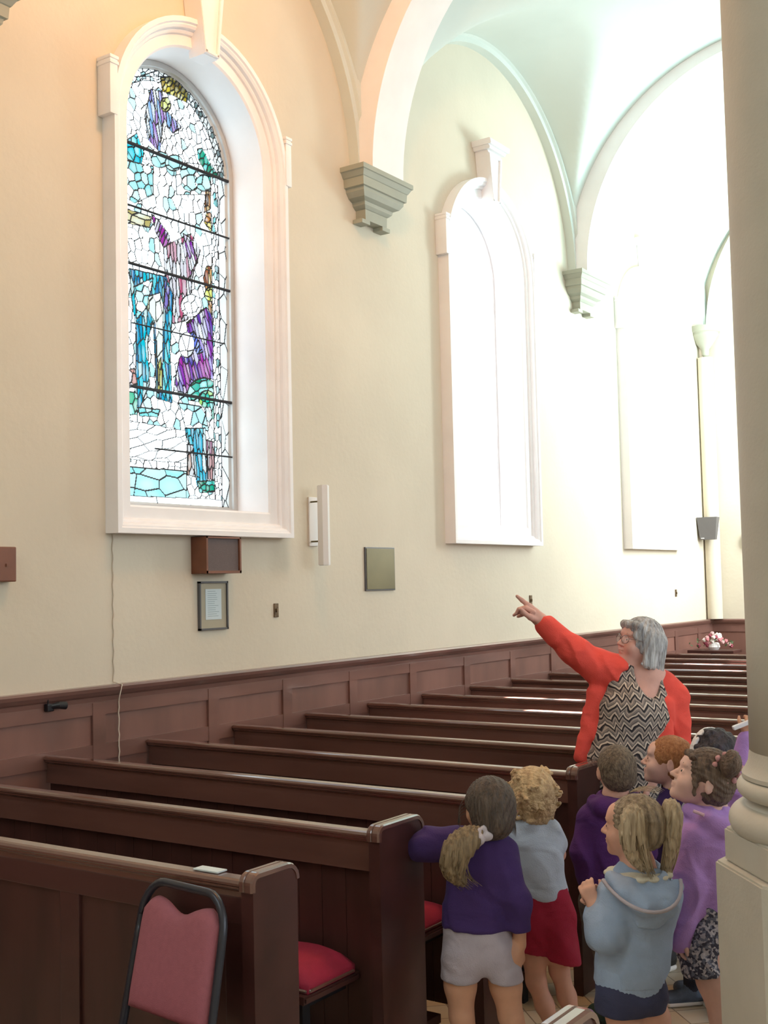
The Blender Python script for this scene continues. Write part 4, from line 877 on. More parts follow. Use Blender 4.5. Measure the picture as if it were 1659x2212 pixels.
# ---------------------------------------------------------------- curly blond child, pale blue shirt, red shorts
def child_curly():
    f = Fig(1160, 4.48, 'child with curly blond hair in light blue shirt and red shorts seen from behind'); L, V = f.L, f.V
    B = Vol(); c = L(1150, 1712); Fd = f.D(-.30, .92, .12); U = f.D(-.05, -.05, 1); e, A = head(B, c, Fd, U, .93, .9)
    neck = L(1150, 1775); B.cap(c-Zv*.05, neck, .038, .04, .02); ch = L(1148, 1815, .01); wa = L(1168, 1925, .01)
    B.tor(neck-Zv*.01, ch, (.055, .045), (.10, .06), RH, .03).tor(ch, wa, (.10, .06), (.088, .058), RH, .03).tor(wa, L(1178, 1985), (.09, .06), (.095, .058), RH, .03)
    sr = L(1192, 1795, .0); er = L(1205, 1845, .08); wr = L(1180, 1860, .19); sl = L(1102, 1800, .0); el = L(1092, 1850, .08); wl = L(1110, 1870, .19)
    B.chain([sr, er, wr], [.034, .027, .02], .02).chain([sl, el, wl], [.034, .027, .02], .02); hand(B, wr, f.D(-.2, 1, 0), -Zv, .62, (.4, .4, .45, .5), -1); hand(B, wl, f.D(.2, 1, 0), -Zv, .62, (.4, .4, .45, .5), 1)
    la = []
    for hp, kn, an in ((L(1150, 2000), L(1158, 2120), V(.03, .02, .065)), (L(1202, 2000), L(1208, 2095, .02), V(.115, .06, .065))):
        leg(B, f, hp, kn, an, .84); la.append(an); B.tor(an-Zv*.03, an-Zv*.035+FH*.1, (.028, .02), (.032, .018), RH, .02)
    B.mesh('body', SK, f.root, .0055)
    T = Vol(); T.tor(L(1150, 1785), L(1146, 1815, .01), (.066, .05), (.108, .07), RH, .035).tor(L(1146, 1815, .01), L(1170, 1930, .01), (.105, .072), (.100, .074), RH, .03)
    T.chain([L(1185, 1795), L(1201, 1822, .04)], [.046, .040], .02).chain([L(1107, 1795), L(1097, 1825, .04)], [.046, .040], .02).cut(L(1172, 1940), f.D(-.22, 0, -1), .005).ell(L(1150, 1762), (.048, .05, .03), None, .01, True)
    T.mesh('shirt', cloth('pale_blue_cotton', (.50, .58, .72)), f.root, .0055, folds(.004, 5))
    Sh = Vol(); Sh.tor(L(1168, 1935, .01), L(1178, 1985, .01), (.098, .07), (.112, .078), RH, .03).tor(L(1150, 1985), L(1145, 2072), (.062, .068), (.066, .072), RH, .02).tor(L(1200, 1980), L(1214, 2070), (.060, .068), (.066, .072), RH, .02)
    Sh.cut(L(1180, 2062), f.D(-.22, 0, -1), .004).ell(L(1178, 2085), (.016, .09, .05), (RH, FH, Zv), .01, True); Sh.mesh('shorts', cloth('crimson_cotton', (.36, .012, .045)), f.root, .0055, folds(.006, 12, .9, .1))
    hm = hair_mat('golden_blond_hair', (.30, .19, .10), (.72, .54, .32), .6, (1, 1, 1)); H, e2, A2 = hairvol(c, Fd, U, .93, .018, low=.03)
    r_ = random.Random(9)
    for i in range(70):
        th = r_.uniform(0, 2*PI); ph = r_.uniform(-1.0, 1.1); d_ = A2[0]*math.cos(th)*math.cos(ph)+A2[1]*math.sin(th)*math.cos(ph)+A2[2]*math.sin(ph)
        if d_@A2[1] > .55 and ph < .5: continue
        p = c+d_*.095+A2[2]*(-.01); u = nrm(np.cross(d_, vv(r_.uniform(-1, 1), r_.uniform(-1, 1), r_.uniform(-1, 1)))); v = np.cross(d_, u); R_ = r_.uniform(.010, .020)
        pts = [p+(u*math.cos(a)+v*math.sin(a))*R_*(1-.1*a)+d_*.004*a for a in np.linspace(0, 4.5, 8)]; H.chain(pts, [.0055]*8, .005)
    H.mesh('hair', hm, f.root, .004, strands(c, A2[1], .0015, 30, 2, 8))
    wisps(f, [bez([e2(.07*math.cos(a), -.02, -.10+.03*math.sin(a)), e2(.09*math.cos(a), -.03, -.12), e2(.08*math.cos(a), -.05, -.135-.01*math.sin(3*a))]) for a in np.linspace(-.6, 3.7, 16)], hm, 'curl_strand')
    for a in la: shoe(f, a, FH-.15*RH, .85, cloth('grey_canvas', (.2, .2, .22)))
child_curly()

# ---------------------------------------------------------------- boy with short hair and plum hoodie, back to us
def boy_hoodie():
    f = Fig(1325, 4.82, 'boy with cropped brown hair in plum purple hoodie seen from behind'); L, V = f.L, f.V
    B = Vol(); c = L(1332, 1656); Fd = f.D(-.12, .97, .2); U = f.D(0, -.15, 1); e, A = head(B, c, Fd, U, .95, .9)
    neck = L(1330, 1722); B.cap(c-Zv*.05, neck, .040, .042, .02); ch = L(1322, 1770); wa = L(1316, 1890)
    B.tor(neck, ch, (.055, .045), (.10, .06), RH, .03).tor(ch, wa, (.10, .06), (.09, .06), RH, .03).tor(wa, L(1315, 1960), (.09, .06), (.095, .06), RH, .03)
    sl = L(1272, 1768); el = L(1257, 1840, -.01); wl = L(1266, 1905, .03); sr = L(1378, 1768); er = L(1392, 1840, .02); wr = L(1388, 1905, .06)
    B.chain([sl, el, wl], [.036, .03, .021], .02).chain([sr, er, wr], [.036, .03, .021], .02); hand(B, wl, f.D(.1, .3, -1), RH, .68, (.4, .45, .5, .6), 1); hand(B, wr, f.D(-.1, .3, -1), -RH, .68, (.4, .45, .5, .6), -1)
    la = []
    for a in (-.062, .062): an = V(a-.02, .02, .07); leg(B, f, L(1315, 1965)+RH*a*.9, V(a-.01, 0, .30), an, .9); la.append(an); B.tor(an-Zv*.03, an-Zv*.035+FH*.1, (.028, .02), (.032, .018), RH, .02)
    B.mesh('body', SK, f.root, .006)
    T = Vol(); T.tor(L(1328, 1730), L(1320, 1775), (.075, .055), (.118, .078), RH, .035).tor(L(1320, 1775), L(1314, 1900), (.116, .08), (.115, .08), RH, .03)
    T.chain([L(1278, 1770), L(1262, 1840, -.01), L(1268, 1898, .025)], [.052, .048, .034], .03).chain([L(1372, 1770), L(1388, 1840, .02), L(1386, 1898, .055)], [.052, .048, .034], .03)
    T.chain([L(1283, 1728, -.03), L(1300, 1742, -.075), L(1328, 1750, -.09), L(1356, 1742, -.075), L(1372, 1728, -.03)], [.026, .030, .034, .030, .026], .02)
    T.cut(L(1315, 1912), (0, 0, -1), .005).ell(L(1331, 1712, -.01), (.056, .056, .028), None, .01, True); T.mesh('hoodie', PURPLE2, f.root, .0055, folds(.0045, 21))
    Sh = Vol(); Sh.tor(L(1315, 1900), L(1315, 1960), (.105, .075), (.108, .078), RH, .02)
    for a in (-.058, .058): Sh.tor(L(1315, 1955)+RH*a, V(a-.012, 0, .22), (.062, .066), (.048, .05), RH, .02)
    Sh.mesh('trousers', cloth('grey_trousers', (.13, .11, .10)), f.root, .006, folds(.004, 4))
    hm = hair_mat('cropped_brown_hair', (.055, .038, .028), (.24, .18, .125), 1.4, (1, 1, .5)); H, e2, A2 = hairvol(c, Fd, U, .95, .007, low=.0, face=.95); H.mesh('hair', hm, f.root, .0045, strands(e2(0, -.04, .07), A2[2], .0013, 34, 3, 6))
    for a in la: shoe(f, a, FH-.3*RH, .95, cloth('dark_green_canvas', (.02, .05, .045)), sole=M['plastic'])
boy_hoodie()

# ---------------------------------------------------------------- red haired boy in profile
def boy_red():
    f = Fig(1450, 5.12, 'boy with short ginger hair in purple sweater with yellow collar looking left'); L, V = f.L, f.V; f.brow = hair_mat('ginger_hair', (.28, .10, .035), (.50, .24, .10), 1.2, (1, 1, .5))
    B = Vol(); c = L(1448, 1637); Fd = f.D(-.93, .22, .20); U = f.D(.15, 0, 1); e, A = head(B, c, Fd, U, 1.0, .92)
    neck = L(1462, 1712, .0); B.cap(c-Zv*.055+RH*.01, neck, .043, .046, .02); ch = L(1462, 1765); wa = L(1462, 1890)
    B.tor(neck, ch, (.055, .045), (.10, .07), RH, .03).tor(ch, wa, (.10, .065), (.09, .06), RH, .03).tor(wa, L(1460, 1960), (.09, .06), (.095, .06), RH, .03)
    sl = L(1408, 1770, -.03); el = L(1398, 1850, -.05); wl = L(1385, 1900, -.0); sr = L(1508, 1765, .05); er = L(1515, 1850, .05); wr = L(1490, 1915, .06)
    B.chain([sl, el, wl], [.038, .03, .022], .02).chain([sr, er, wr], [.038, .03, .022], .02); hand(B, wl, f.D(-.5, .5, -.6), RH, .68, (.4, .45, .5, .6), 1); hand(B, wr, f.D(-.5, 0, -1), -RH, .68, (.4, .45, .5, .6), -1)
    la = []
    for a, b in ((.01, -.06), (.09, .06)): an = V(a, b, .07); leg(B, f, L(1460, 1965)+RH*(a-.05)+FH*b, V(a, b, .32), an, 1.0); la.append(an); B.tor(an-Zv*.03, an-Zv*.035-RH*.1, (.028, .02), (.032, .018), FH, .02)
    B.mesh('body', SKP, f.root, .005)
    T = Vol(); T.tor(L(1464, 1722), L(1460, 1772), (.075, .062), (.118, .085), RH, .035).tor(L(1460, 1772), L(1458, 1915), (.116, .085), (.115, .085), RH, .03)
    T.chain([L(1412, 1772, -.03), L(1402, 1850, -.05), L(1390, 1893, -.01)], [.052, .046, .034], .03).chain([L(1505, 1768, .05), L(1512, 1850, .05), L(1493, 1908, .06)], [.052, .046, .034], .03).cut(L(1458, 1925), (0, 0, -1)).ell(L(1462, 1702), (.055, .055, .025), None, .01, True)
    T.mesh('sweater', PURPLE, f.root, .0055, folds(.004, 31))
    C_ = Vol(); C_.tor(L(1463, 1708), L(1464, 1716), (.060, .056), (.068, .064), RH, .01).cut(L(1463, 1700), nrm(Zv+.25*RH)).ell(L(1462, 1696), (.052, .05, .03), None, .005, True); C_.mesh('collar', cloth('yellow_cotton', (.80, .52, .18)), f.root, .0045)
    Sh = Vol(); Sh.tor(L(1458, 1910), L(1458, 1965), (.105, .08), (.11, .085), RH, .02)
    for a, b in ((.01, -.06), (.09, .06)): Sh.tor(L(1458, 1960)+RH*(a-.05)+FH*b*.8, V(a, b, .37), (.066, .066), (.064, .064), RH, .02)
    Sh.cut(V(0, 0, .40), (0, 0, -1), .003); Sh.mesh('shorts', cloth('dark_navy_cotton', (.02, .018, .035)), f.root, .006, folds(.004, 4))
    H, e2, A2 = hairvol(c, Fd, U, 1.0, .010, low=-.01, face=.92); H.mesh('hair', f.brow, f.root, .0045, strands(e2(0, -.04, .07), A2[2], .0016, 30, 5, 5)); eyes(f, e, A, 1.0)
    for a in la: shoe(f, a, -RH-.1*FH, 1.0, cloth('grey_blue_trainer', (.10, .13, .19), .3)); so = Vol(); so.cap(a-Zv*.01, a+Zv*.05, .036, .035); so.mesh('sock', cloth('dark_sock', (.02, .02, .035)), f.root, .006)
boy_red()

# ---------------------------------------------------------------- dark haired child with white headband
def child_dark():
    f = Fig(1548, 4.92, 'child with dark curly hair and white headband mostly hidden behind the others'); L, V = f.L, f.V
    B = Vol(); c = L(1545, 1628); Fd = f.D(-.55, .8, .1); U = f.D(0, -.05, 1); e, A = head(B, c, Fd, U, .93, .9)
    neck = L(1548, 1700); B.cap(c-Zv*.05, neck, .040, .042, .02); wa = L(1548, 1880); B.tor(neck, L(1548, 1750), (.055, .045), (.10, .06), RH, .03).tor(L(1548, 1750), wa, (.10, .06), (.09, .06), RH, .03)
    for q in (-1, 1):
        B.chain([L(1548, 1750)+RH*q*.1, L(1548, 1830)+RH*q*.125, L(1548, 1900)+RH*q*.12+FH*.04], [.036, .03, .021], .02); hand(B, L(1548, 1900)+RH*q*.12+FH*.04, -Zv+FH*.2, -RH*q, .66, (.4, .45, .5, .6), -q)
        leg(B, f, L(1548, 1950)+RH*q*.055, V(q*.06, 0, .3), V(q*.06, .01, .07), .9); B.tor(V(q*.06, .01, .04), V(q*.06, .10, .035), (.028, .02), (.032, .018), RH, .02)
        shoe(f, V(q*.06, .01, .07), FH, .92, cloth('black_leather', (.02, .02, .02)))
    B.tor(wa, L(1548, 1950), (.09, .06), (.095, .06), RH, .03); B.mesh('body', SKT, f.root, .007)
    T = Vol(); T.tor(L(1548, 1710), L(1548, 1755), (.07, .055), (.116, .078), RH, .035).tor(L(1548, 1755), L(1548, 1905), (.116, .08), (.13, .09), RH, .03).tor(L(1548, 1905), L(1548, 2010), (.13, .09), (.15, .12), RH, .03).cut(L(1548, 1995), (0, 0, -1))
    for q in (-1, 1): T.chain([L(1548, 1752)+RH*q*.09, L(1548, 1830)+RH*q*.122], [.05, .044], .03)
    T.mesh('dress', cloth('blue_white_print', (.30, .33, .42), .4), f.root, .007, folds(.004, 6))
    hm = hair_mat('black_hair', (.008, .007, .012), (.05, .04, .06)); H, e2, A2 = hairvol(c, Fd, U, .93, .018, low=.02); r_ = random.Random(2)
    for i in range(60):
        th = r_.uniform(0, 2*PI); ph = r_.uniform(-.8, 1.4); d_ = A2[0]*math.cos(th)*math.cos(ph)+A2[1]*math.sin(th)*math.cos(ph)+A2[2]*math.sin(ph)
        if d_@A2[1] > .5 and ph < .6: continue
        H.ell(c+d_*.094, .014, None, .006)
    H.mesh('hair', hm, f.root, .0045, folds(.002, 4, 3)); hb = Vol(); hb.chain([e2(.104*math.cos(a), .034-.0*a, .104*math.sin(a)-.0) for a in np.linspace(.15, PI-.15, 12)], [.0075]*12, .004); 
    hb.chain([e2(.105*math.cos(a), .050, .103*math.sin(a)) for a in np.linspace(.15, PI-.15, 12)], [.0065]*12, .002); hb.mesh('headband', mat('white_satin', (.75, .75, .8), .35), f.root, .004)
child_dark()

# ---------------------------------------------------------------- girl in lilac with bun
def floral(name):
    m = cloth(name, (.2, .2, .25)); nt = m.node_tree; N = nt.nodes; L = nt.links; v = N.new('ShaderNodeTexVoronoi'); v.inputs['Scale'].default_value = 130; tc = N.new('ShaderNodeTexCoord'); L.new(tc.outputs['Object'], v.inputs[0])
    r = N.new('ShaderNodeValToRGB'); r.color_ramp.interpolation = 'CONSTANT'; r.color_ramp.elements[0].color = (.05, .05, .08, 1); r.color_ramp.elements[1].position = .35; r.color_ramp.elements[1].color = (.16, .17, .23, 1)
    for p, c in ((.55, (.42, .40, .46, 1)), (.78, (.09, .10, .15, 1)), (.88, (.55, .52, .56, 1))): q = r.color_ramp.elements.new(p); q.color = c
    s = N.new('ShaderNodeSeparateColor'); L.new(v.outputs['Color'], s.inputs[0]); L.new(s.outputs[0], r.inputs[0]); L.new(r.outputs[0], N['Principled BSDF'].inputs['Base Color']); return m
def girl_bun():
    f = Fig(1518, 4.15, 'girl with brown bun in lilac hoodie and patterned shorts looking upward beside the column'); L, V = f.L, f.V; hm = hair_mat('chestnut_hair', (.05, .03, .024), (.19, .13, .095)); f.brow = hm
    B = Vol(); c = L(1527, 1676); Fd = f.D(-.86, .08, .42); U = f.D(.42, 0, .9); e, A = head(B, c, Fd, U, 1.0, .92)
    neck = L(1536, 1752); B.cap(c-Zv*.05+RH*.006, neck, .042, .046, .02); ch = L(1530, 1810); wa = L(1524, 1935)
    B.tor(neck, ch, (.06, .05), (.095, .08), RH, .03).tor(ch, wa, (.095, .075), (.085, .065), RH, .03).tor(wa, L(1520, 2010), (.085, .07), (.09, .075), RH, .03)
    sl = L(1500, 1815, -.06); el = L(1480, 1915, -.07); wl = L(1468, 2010, -.06); sr = L(1575, 1810, .07); er = L(1582, 1900, .08); wr = L(1570, 1980, .08)
    B.chain([sl, el, wl], [.038, .03, .022], .02).chain([sr, er, wr], [.038, .03, .022], .02); hand(B, wl, f.D(-.1, 0, -1), RH, .70, (.5, .55, .6, .7), 1); hand(B, wr, f.D(-.1, 0, -1), -RH, .70, (.4, .45, .5, .6), -1)
    la = []
    for a, b in ((-.005, -.055), (.05, .075)): an = V(a-.005, b, .075); leg(B, f, L(1518, 2030)+RH*a+FH*b, V(a, b, .30), an, 1.02); la.append(an); B.tor(an-Zv*.03, an-Zv*.035-RH*.1, (.028, .02), (.032, .018), FH, .02)
    B.mesh('body', SKP, f.root, .005)
    T = Vol(); T.tor(L(1536, 1772), L(1528, 1815), (.080, .07), (.112, .105), RH, .035).tor(L(1528, 1815), L(1524, 1950), (.110, .10), (.10, .095), RH, .03)
    T.chain([L(1502, 1815, -.065), L(1484, 1915, -.08), L(1470, 2030, -.07)], [.058, .050, .038], .03).chain([L(1572, 1812, .07), L(1580, 1900, .08), L(1570, 1970, .08)], [.054, .048, .036], .03)
    T.chain([L(1490, 1752, -.03), L(1525, 1770, -.085), L(1560, 1785, -.09), L(1592, 1800, -.03), L(1590, 1790, .05)], [.022, .026, .034, .034, .03], .015)
    T.cut(L(1520, 1965), f.D(.05, 0, -1.0)) if False else None
    T.ell(L(1536, 1742), (.055, .055, .026), None, .01, True); T.mesh('hoodie', LILAC, f.root, .0055, folds(.0055, 41))
    W2 = Vol(); W2.tor(L(1524, 1945), L(1522, 1966), (.104, .10), (.100, .096), RH, .01); W2.mesh('waistband', LILAC, f.root, .006)
    Sh = Vol(); Sh.tor(L(1522, 1955), L(1520, 2030), (.098, .095), (.106, .11), RH, .02)
    for a, b in ((-.012, -.06), (.05, .07)): Sh.tor(L(1518, 2020)+RH*a+FH*b*.9, L(1518, 2100)+RH*a+FH*b, (.066, .066), (.073, .070), RH, .02)
    Sh.cut(L(1520, 2085), f.D(.08, 0, -1), .004); Sh.mesh('shorts', floral('floral_print'), f.root, .0055, folds(.005, 14))
    H, e2, A2 = hairvol(c, Fd, U, 1.0, .013, low=.0, face=.95)
    H.chain([e2(-.05, .078, .040), e2(0, .090, .046), e2(.05, .078, .040)], [.010, .011, .010], .012); H.cap(e2(-.068, .045, -.02), e2(-.074, .03, -.075), .011, .006, .008)
    H.mesh('hair', hm, f.root, .0045, strands(e2(0, -.10, .0), -A2[1], .0020, 26, 5))
    bn = Vol(); bc = L(1577, 1651, -.07)
    for i in range(16): a = i*1.1; bn.ell(bc+A2[2]*.030*math.sin(a)+A2[0]*.030*math.cos(a)-A2[1]*.004*math.sin(3*a), .019, None, .012)
    bn.ell(bc, .040, None, .01); bn.mesh('bun', hm, f.root, .0045, strands(bc, A2[1], .002, 16, 2, 30))
    sc = Vol(); rr_ = e2(-.02, -.085, .015)
    for i in range(11): a = i*2*PI/11; sc.ell(bc*.72+L(1556, 1680, -.05)*.28+(RH*math.cos(a)+Zv*math.sin(a))*.046-FH*.004, .010, None, .004)
    sc.mesh('hair_scrunchie', cloth('pink_satin', (.60, .32, .34), .2), f.root, .004, folds(.0015, 3, 4)); eyes(f, e, A, 1.0)
    MB().tube([tuple(L(1498, 1752, -.115)), tuple(L(1521, 1761, -.135))], .006, 8).build('neck_label', cloth('pale_pink_tape', (.65, .45, .6)), f.root)
    for a in la: shoe(f, a, -RH, 1.0, cloth('white_canvas', (.5, .5, .52)))
girl_bun()

# ---------------------------------------------------------------- child in lilac with raised arm, mostly behind the column
def child_raised():
    f = Fig(1625, 4.62, 'child in lilac cardigan with one arm raised, mostly hidden behind the column'); L, V = f.L, f.V
    B = Vol(); c = L(1652, 1665); Fd = f.D(-.7, .6, .2); e, A = head(B, c, Fd, Zv, .93, .9); neck = L(1650, 1735); B.cap(c-Zv*.05, neck, .040, .042, .02)
    wa = L(1625, 1890); B.tor(neck, L(1640, 1780), (.055, .045), (.10, .06), RH, .03).tor(L(1640, 1780), wa, (.10, .06), (.09, .06), RH, .03).tor(wa, L(1622, 1960), (.09, .06), (.095, .06), RH, .03)
    sl = L(1605, 1775, 0); el = L(1604, 1690, -.03); wl = L(1617, 1590, -.03); B.chain([sl, el, wl], [.038, .032, .022], .02); hand(B, wl, f.D(.25, 0, 1), FH, .68, (.9, 1., 1., 1.1), 1)
    sr = L(1672, 1780); wr = L(1680, 1900); B.chain([sr, L(1682, 1840), wr], [.036, .03, .021], .02); hand(B, wr, -Zv, -RH, .66, (.4, .45, .5, .6), -1); la = []
    for q in (-1, 1): an = V(q*.06, .01, .07); leg(B, f, L(1622, 1960)+RH*q*.055, V(q*.06, 0, .3), an, .9); B.tor(an-Zv*.03, an-Zv*.035+FH*.1, (.028, .02), (.032, .018), RH, .02); shoe(f, an, FH-.4*RH, .92, cloth('black_strap_shoe', (.02, .02, .02)))
    B.mesh('body', SKT, f.root, .006)
    T = Vol(); T.tor(L(1645, 1745), L(1635, 1790), (.07, .055), (.122, .08), RH, .035).tor(L(1635, 1790), L(1622, 1930), (.12, .082), (.125, .088), RH, .03)
    T.chain([L(1608, 1780), L(1603, 1690, -.03), L(1615, 1600, -.03)], [.054, .050, .034], .035).chain([L(1668, 1785), L(1680, 1840), L(1680, 1885)], [.05, .044, .034], .03).cut(L(1620, 1935), (0, 0, -1)); T.cut(L(1616, 1578, -.03), f.D(.25, 0, 1))
    T.ell(L(1650, 1728), (.05, .05, .025), None, .01, True); T.mesh('cardigan', LILAC, f.root, .0055, folds(.006, 51))
    Sh = Vol(); Sh.tor(L(1622, 1920), L(1622, 2060), (.108, .078), (.15, .12), RH, .02).cut(L(1622, 2050), (0, 0, -1)); Sh.mesh('skirt', floral('blue_floral_print'), f.root, .007, folds(.005, 14))
    hm = hair_mat('dark_brown_hair', (.03, .02, .015), (.1, .07, .05)); H, e2, A2 = hairvol(c, Fd, Zv, .93, .014, low=.02); H.mesh('hair', hm, f.root, .006, strands(c, A2[2], .002, 26, 5))
    o = MB().box((-.075, -.012, -.008), (.075, .012, .008), .004); ob = o.build('held_folder', mat('white_gloss_card', (.7, .7, .78), .4), None); p = L(1622, 1558, -.045); ob.location = tuple(p); ob.rotation_euler = (0, -.35, YAW); tag(ob, 'white folded card held up in the raised hand beside the column', 'card')
child_raised()

# ---------------------------------------------------------------- girl with pigtails, powder blue hoodie
def girl_pigtails():
    f = Fig(1378, 3.92, 'girl with blond pigtails in powder blue hoodie and navy shorts with hands together'); L, V = f.L, f.V
    hm = hair_mat('light_blond_hair', (.26, .19, .12), (.66, .54, .38)); f.brow = hm
    B = Vol(); c = L(1374, 1776); Fd = f.D(-.88, .42, .06); U = f.D(.05, -.02, 1); e, A = head(B, c, Fd, U, .98, .9)
    neck = L(1378, 1868); B.cap(c-Zv*.06, neck, .041, .044, .02); ch = L(1380, 1925); wa = L(1365, 2060)
    B.tor(neck, ch, (.055, .045), (.10, .08), RH, .03).tor(ch, wa, (.10, .07), (.09, .065), RH, .03).tor(wa, L(1362, 2140), (.09, .065), (.095, .07), RH, .03)
    sl = L(1322, 1935, -.03); el = L(1300, 2015, -.05); wl = L(1283, 1958, -.02); sr = L(1440, 1930, .05); er = L(1415, 2010, .14); wr = L(1298, 1962, .06)
    B.chain([sl, el, wl], [.038, .031, .022], .02).chain([sr, er, wr], [.038, .03, .021], .02)
    hand(B, wl, f.D(-.35, .15, 1), FH+.2*RH, .70, (.75, .85, .9, .95), -1, .005); hand(B, wr, f.D(-.6, .0, .55), f.D(.1, -1, 0), .70, (.6, .7, .8, .9), 1, .005)
    la = []
    for a, b in ((-.05, -.01), (.045, .02)): an = V(a-.02, b, .075); leg(B, f, L(1365, 2150)+RH*a+FH*b, V(a-.02, b, .27), an, .98); la.append(an); B.tor(an-Zv*.03, an-Zv*.035+nrm(FH-RH)*.1, (.028, .02), (.032, .018), RH, .02)
    B.mesh('body', SK, f.root, .005)
    T = Vol(); T.tor(L(1380, 1895), L(1382, 1945), (.085, .065), (.122, .095), RH, .035).tor(L(1382, 1945), L(1366, 2080), (.120, .092), (.112, .088), RH, .03).tor(L(1366, 2080), L(1358, 2125), (.110, .088), (.108, .085), RH, .02)
    T.chain([L(1328, 1935, -.03), L(1308, 2015, -.055), L(1289, 1978, -.025)], [.054, .056, .038], .03).chain([L(1438, 1932, .05), L(1418, 2012, .13), L(1315, 1972, .07)], [.052, .048, .036], .03)
    T.cut(L(1358, 2118), f.D(-.06, 0, -1), .005).ell(L(1380, 1872), (.055, .055, .03), None, .01, True); T.mesh('hoodie', BLUE, f.root, .0055, folds(.005, 61))
    Hd = Vol(); Hd.chain([L(1318, 1893, -.05), L(1345, 1925, -.11), L(1392, 1958, -.135), L(1440, 1955, -.11), L(1462, 1915, -.05)], [.020, .026, .034, .030, .020], .02)
    Hd.tor(L(1385, 1900, -.06), L(1405, 1990, -.10), (.085, .035), (.045, .022), RH, .03); Hd.ell(L(1384, 1880, -.055), (.07, .05, .035), (RH, FH, Zv), .01, True); Hd.mesh('hood', BLUE, f.root, .005, folds(.0035, 15))
    rim = MB().tube([tuple(p) for p in bez([L(1302, 1900, -.085), L(1345, 1965, -.20), L(1420, 2000, -.235), L(1484, 1970, -.17), L(1470, 1900, -.07)], 16)], .006, 6).build('hood_seam', cloth('pink_grey_binding', (.45, .42, .50)), f.root, smooth=True)
    wb = Vol(); wb.tor(L(1361, 2108), L(1359, 2120), (.113, .090), (.112, .089), RH, .01); wb.mesh('hem_band', BLUE, f.root, .005, lambda P: (.0012*np.sin((P@RH)*500)).astype(np.float32))
    C_ = Vol(); 
    for i in range(15): a = i*2*PI/15; C_.ell(L(1379, 1886)+RH*.092*math.cos(a)+FH*.086*math.sin(a), (.022, .022, .012), None, .008)
    C_.tor(L(1379, 1872), L(1379, 1884), (.054, .052), (.092, .086), RH, .01).cut(L(1379, 1862), Zv).ell(L(1379, 1866), (.050, .049, .05), None, .004, True); C_.mesh('scalloped_collar', cloth('cream_cotton', (.66, .62, .52)), f.root, .0042)
    Sh = Vol(); Sh.tor(L(1362, 2105), L(1364, 2150), (.104, .082), (.112, .088), RH, .02)
    for a, b in ((-.055, -.01), (.05, .02)): Sh.tor(L(1366, 2145)+RH*a+FH*b, L(1366, 2195)+RH*a+FH*b, (.064, .07), (.066, .072), RH, .02)
    Sh.cut(L(1366, 2184), f.D(-.05, 0, -1), .004); Sh.mesh('shorts', cloth('navy_jersey', (.045, .05, .11)), f.root, .0055, folds(.003, 5))
    H, e2, A2 = hairvol(c, Fd, U, .98, .007, low=-.01, face=.98); H.mesh('hair', hair_mat('shaded_blond_hair', (.13, .095, .065), (.46, .36, .25)), f.root, .0045, strands(e2(-.04, -.075, .02), -A2[1]-A2[0]*.4, .0020, 26, 7))  # head hair coloured darker than the pigtails to imitate shading
    hair_tuft(f, [e2(-.078, -.018, .045), L(1362, 1730, -.12), L(1346, 1800, -.13), L(1352, 1850, -.12), L(1388, 1876, -.10)], .017, hm, 'pigtail', 11)
    hair_tuft(f, [e2(-.088, -.030, .035), L(1378, 1735, -.12), L(1374, 1800, -.125), L(1402, 1876, -.10)], .012, hm, 'pigtail_lock', 12)
    hair_tuft(f, [e2(.055, -.095, .030), L(1444, 1716, -.03), L(1472, 1760, -.04), L(1448, 1850, -.04), L(1440, 1880, -.03)], .019, hm, 'pigtail', 13)
    eyes(f, e, A, .98); wisps(f, [bez([e2(-.03+.02*i, .02, .10), e2(-.03+.025*i, -.03, .125), e2(-.02+.02*i, -.08, .105)]) for i in range(5)], hm)
    for a in la: shoe(f, a, FH-RH, .92, cloth('white_trainer', (.5, .5, .5)))
girl_pigtails()

# ---------------------------------------------------------------- the woman in the red cardigan
def zigzag():
    m = cloth('zigzag_print', (.3, .28, .28)); nt = m.node_tree; N = nt.nodes; L = nt.links; tc = N.new('ShaderNodeTexCoord')
    def math_(op, a, b=None):
        n = N.new('ShaderNodeMath'); n.operation = op
        for i, x in enumerate((a, b)):
            if x is None: continue
            if isinstance(x, (int, float)): n.inputs[i].default_value = x
            else: L.new(x, n.inputs[i])
        return n.outputs[0]
    dt = N.new('ShaderNodeVectorMath'); dt.operation = 'DOT_PRODUCT'; L.new(tc.outputs['Object'], dt.inputs[0]); dt.inputs[1].default_value = tuple(RH); u = dt.outputs['Value']
    sp = N.new('ShaderNodeSeparateXYZ'); L.new(tc.outputs['Object'], sp.inputs[0]); z = sp.outputs[2]
    nz = N.new('ShaderNodeTexNoise'); nz.inputs['Scale'].default_value = 9; L.new(tc.outputs['Object'], nz.inputs[0]); w_ = math_('MULTIPLY', nz.outputs[0], .09)
    tri = math_('PINGPONG', math_('ADD', u, w_), .022); band = math_('ADD', math_('MULTIPLY', z, 1.0), math_('MULTIPLY', tri, 1.3)); k = math_('FRACT', math_('MULTIPLY', band, 23.))
    r = N.new('ShaderNodeValToRGB'); r.color_ramp.interpolation = 'CONSTANT'; L.new(k, r.inputs[0]); r.color_ramp.elements[0].color = (.02, .018, .025, 1); r.color_ramp.elements[1].position = .20; r.color_ramp.elements[1].color = (.60, .52, .46, 1)
    for p, c in ((.42, (.13, .115, .115, 1)), (.55, (.24, .21, .2, 1)), (.75, (.42, .35, .31, 1)), (.9, (.09, .08, .085, 1))): q = r.color_ramp.elements.new(p); q.color = c
    L.new(r.outputs[0], N['Principled BSDF'].inputs['Base Color']); return m
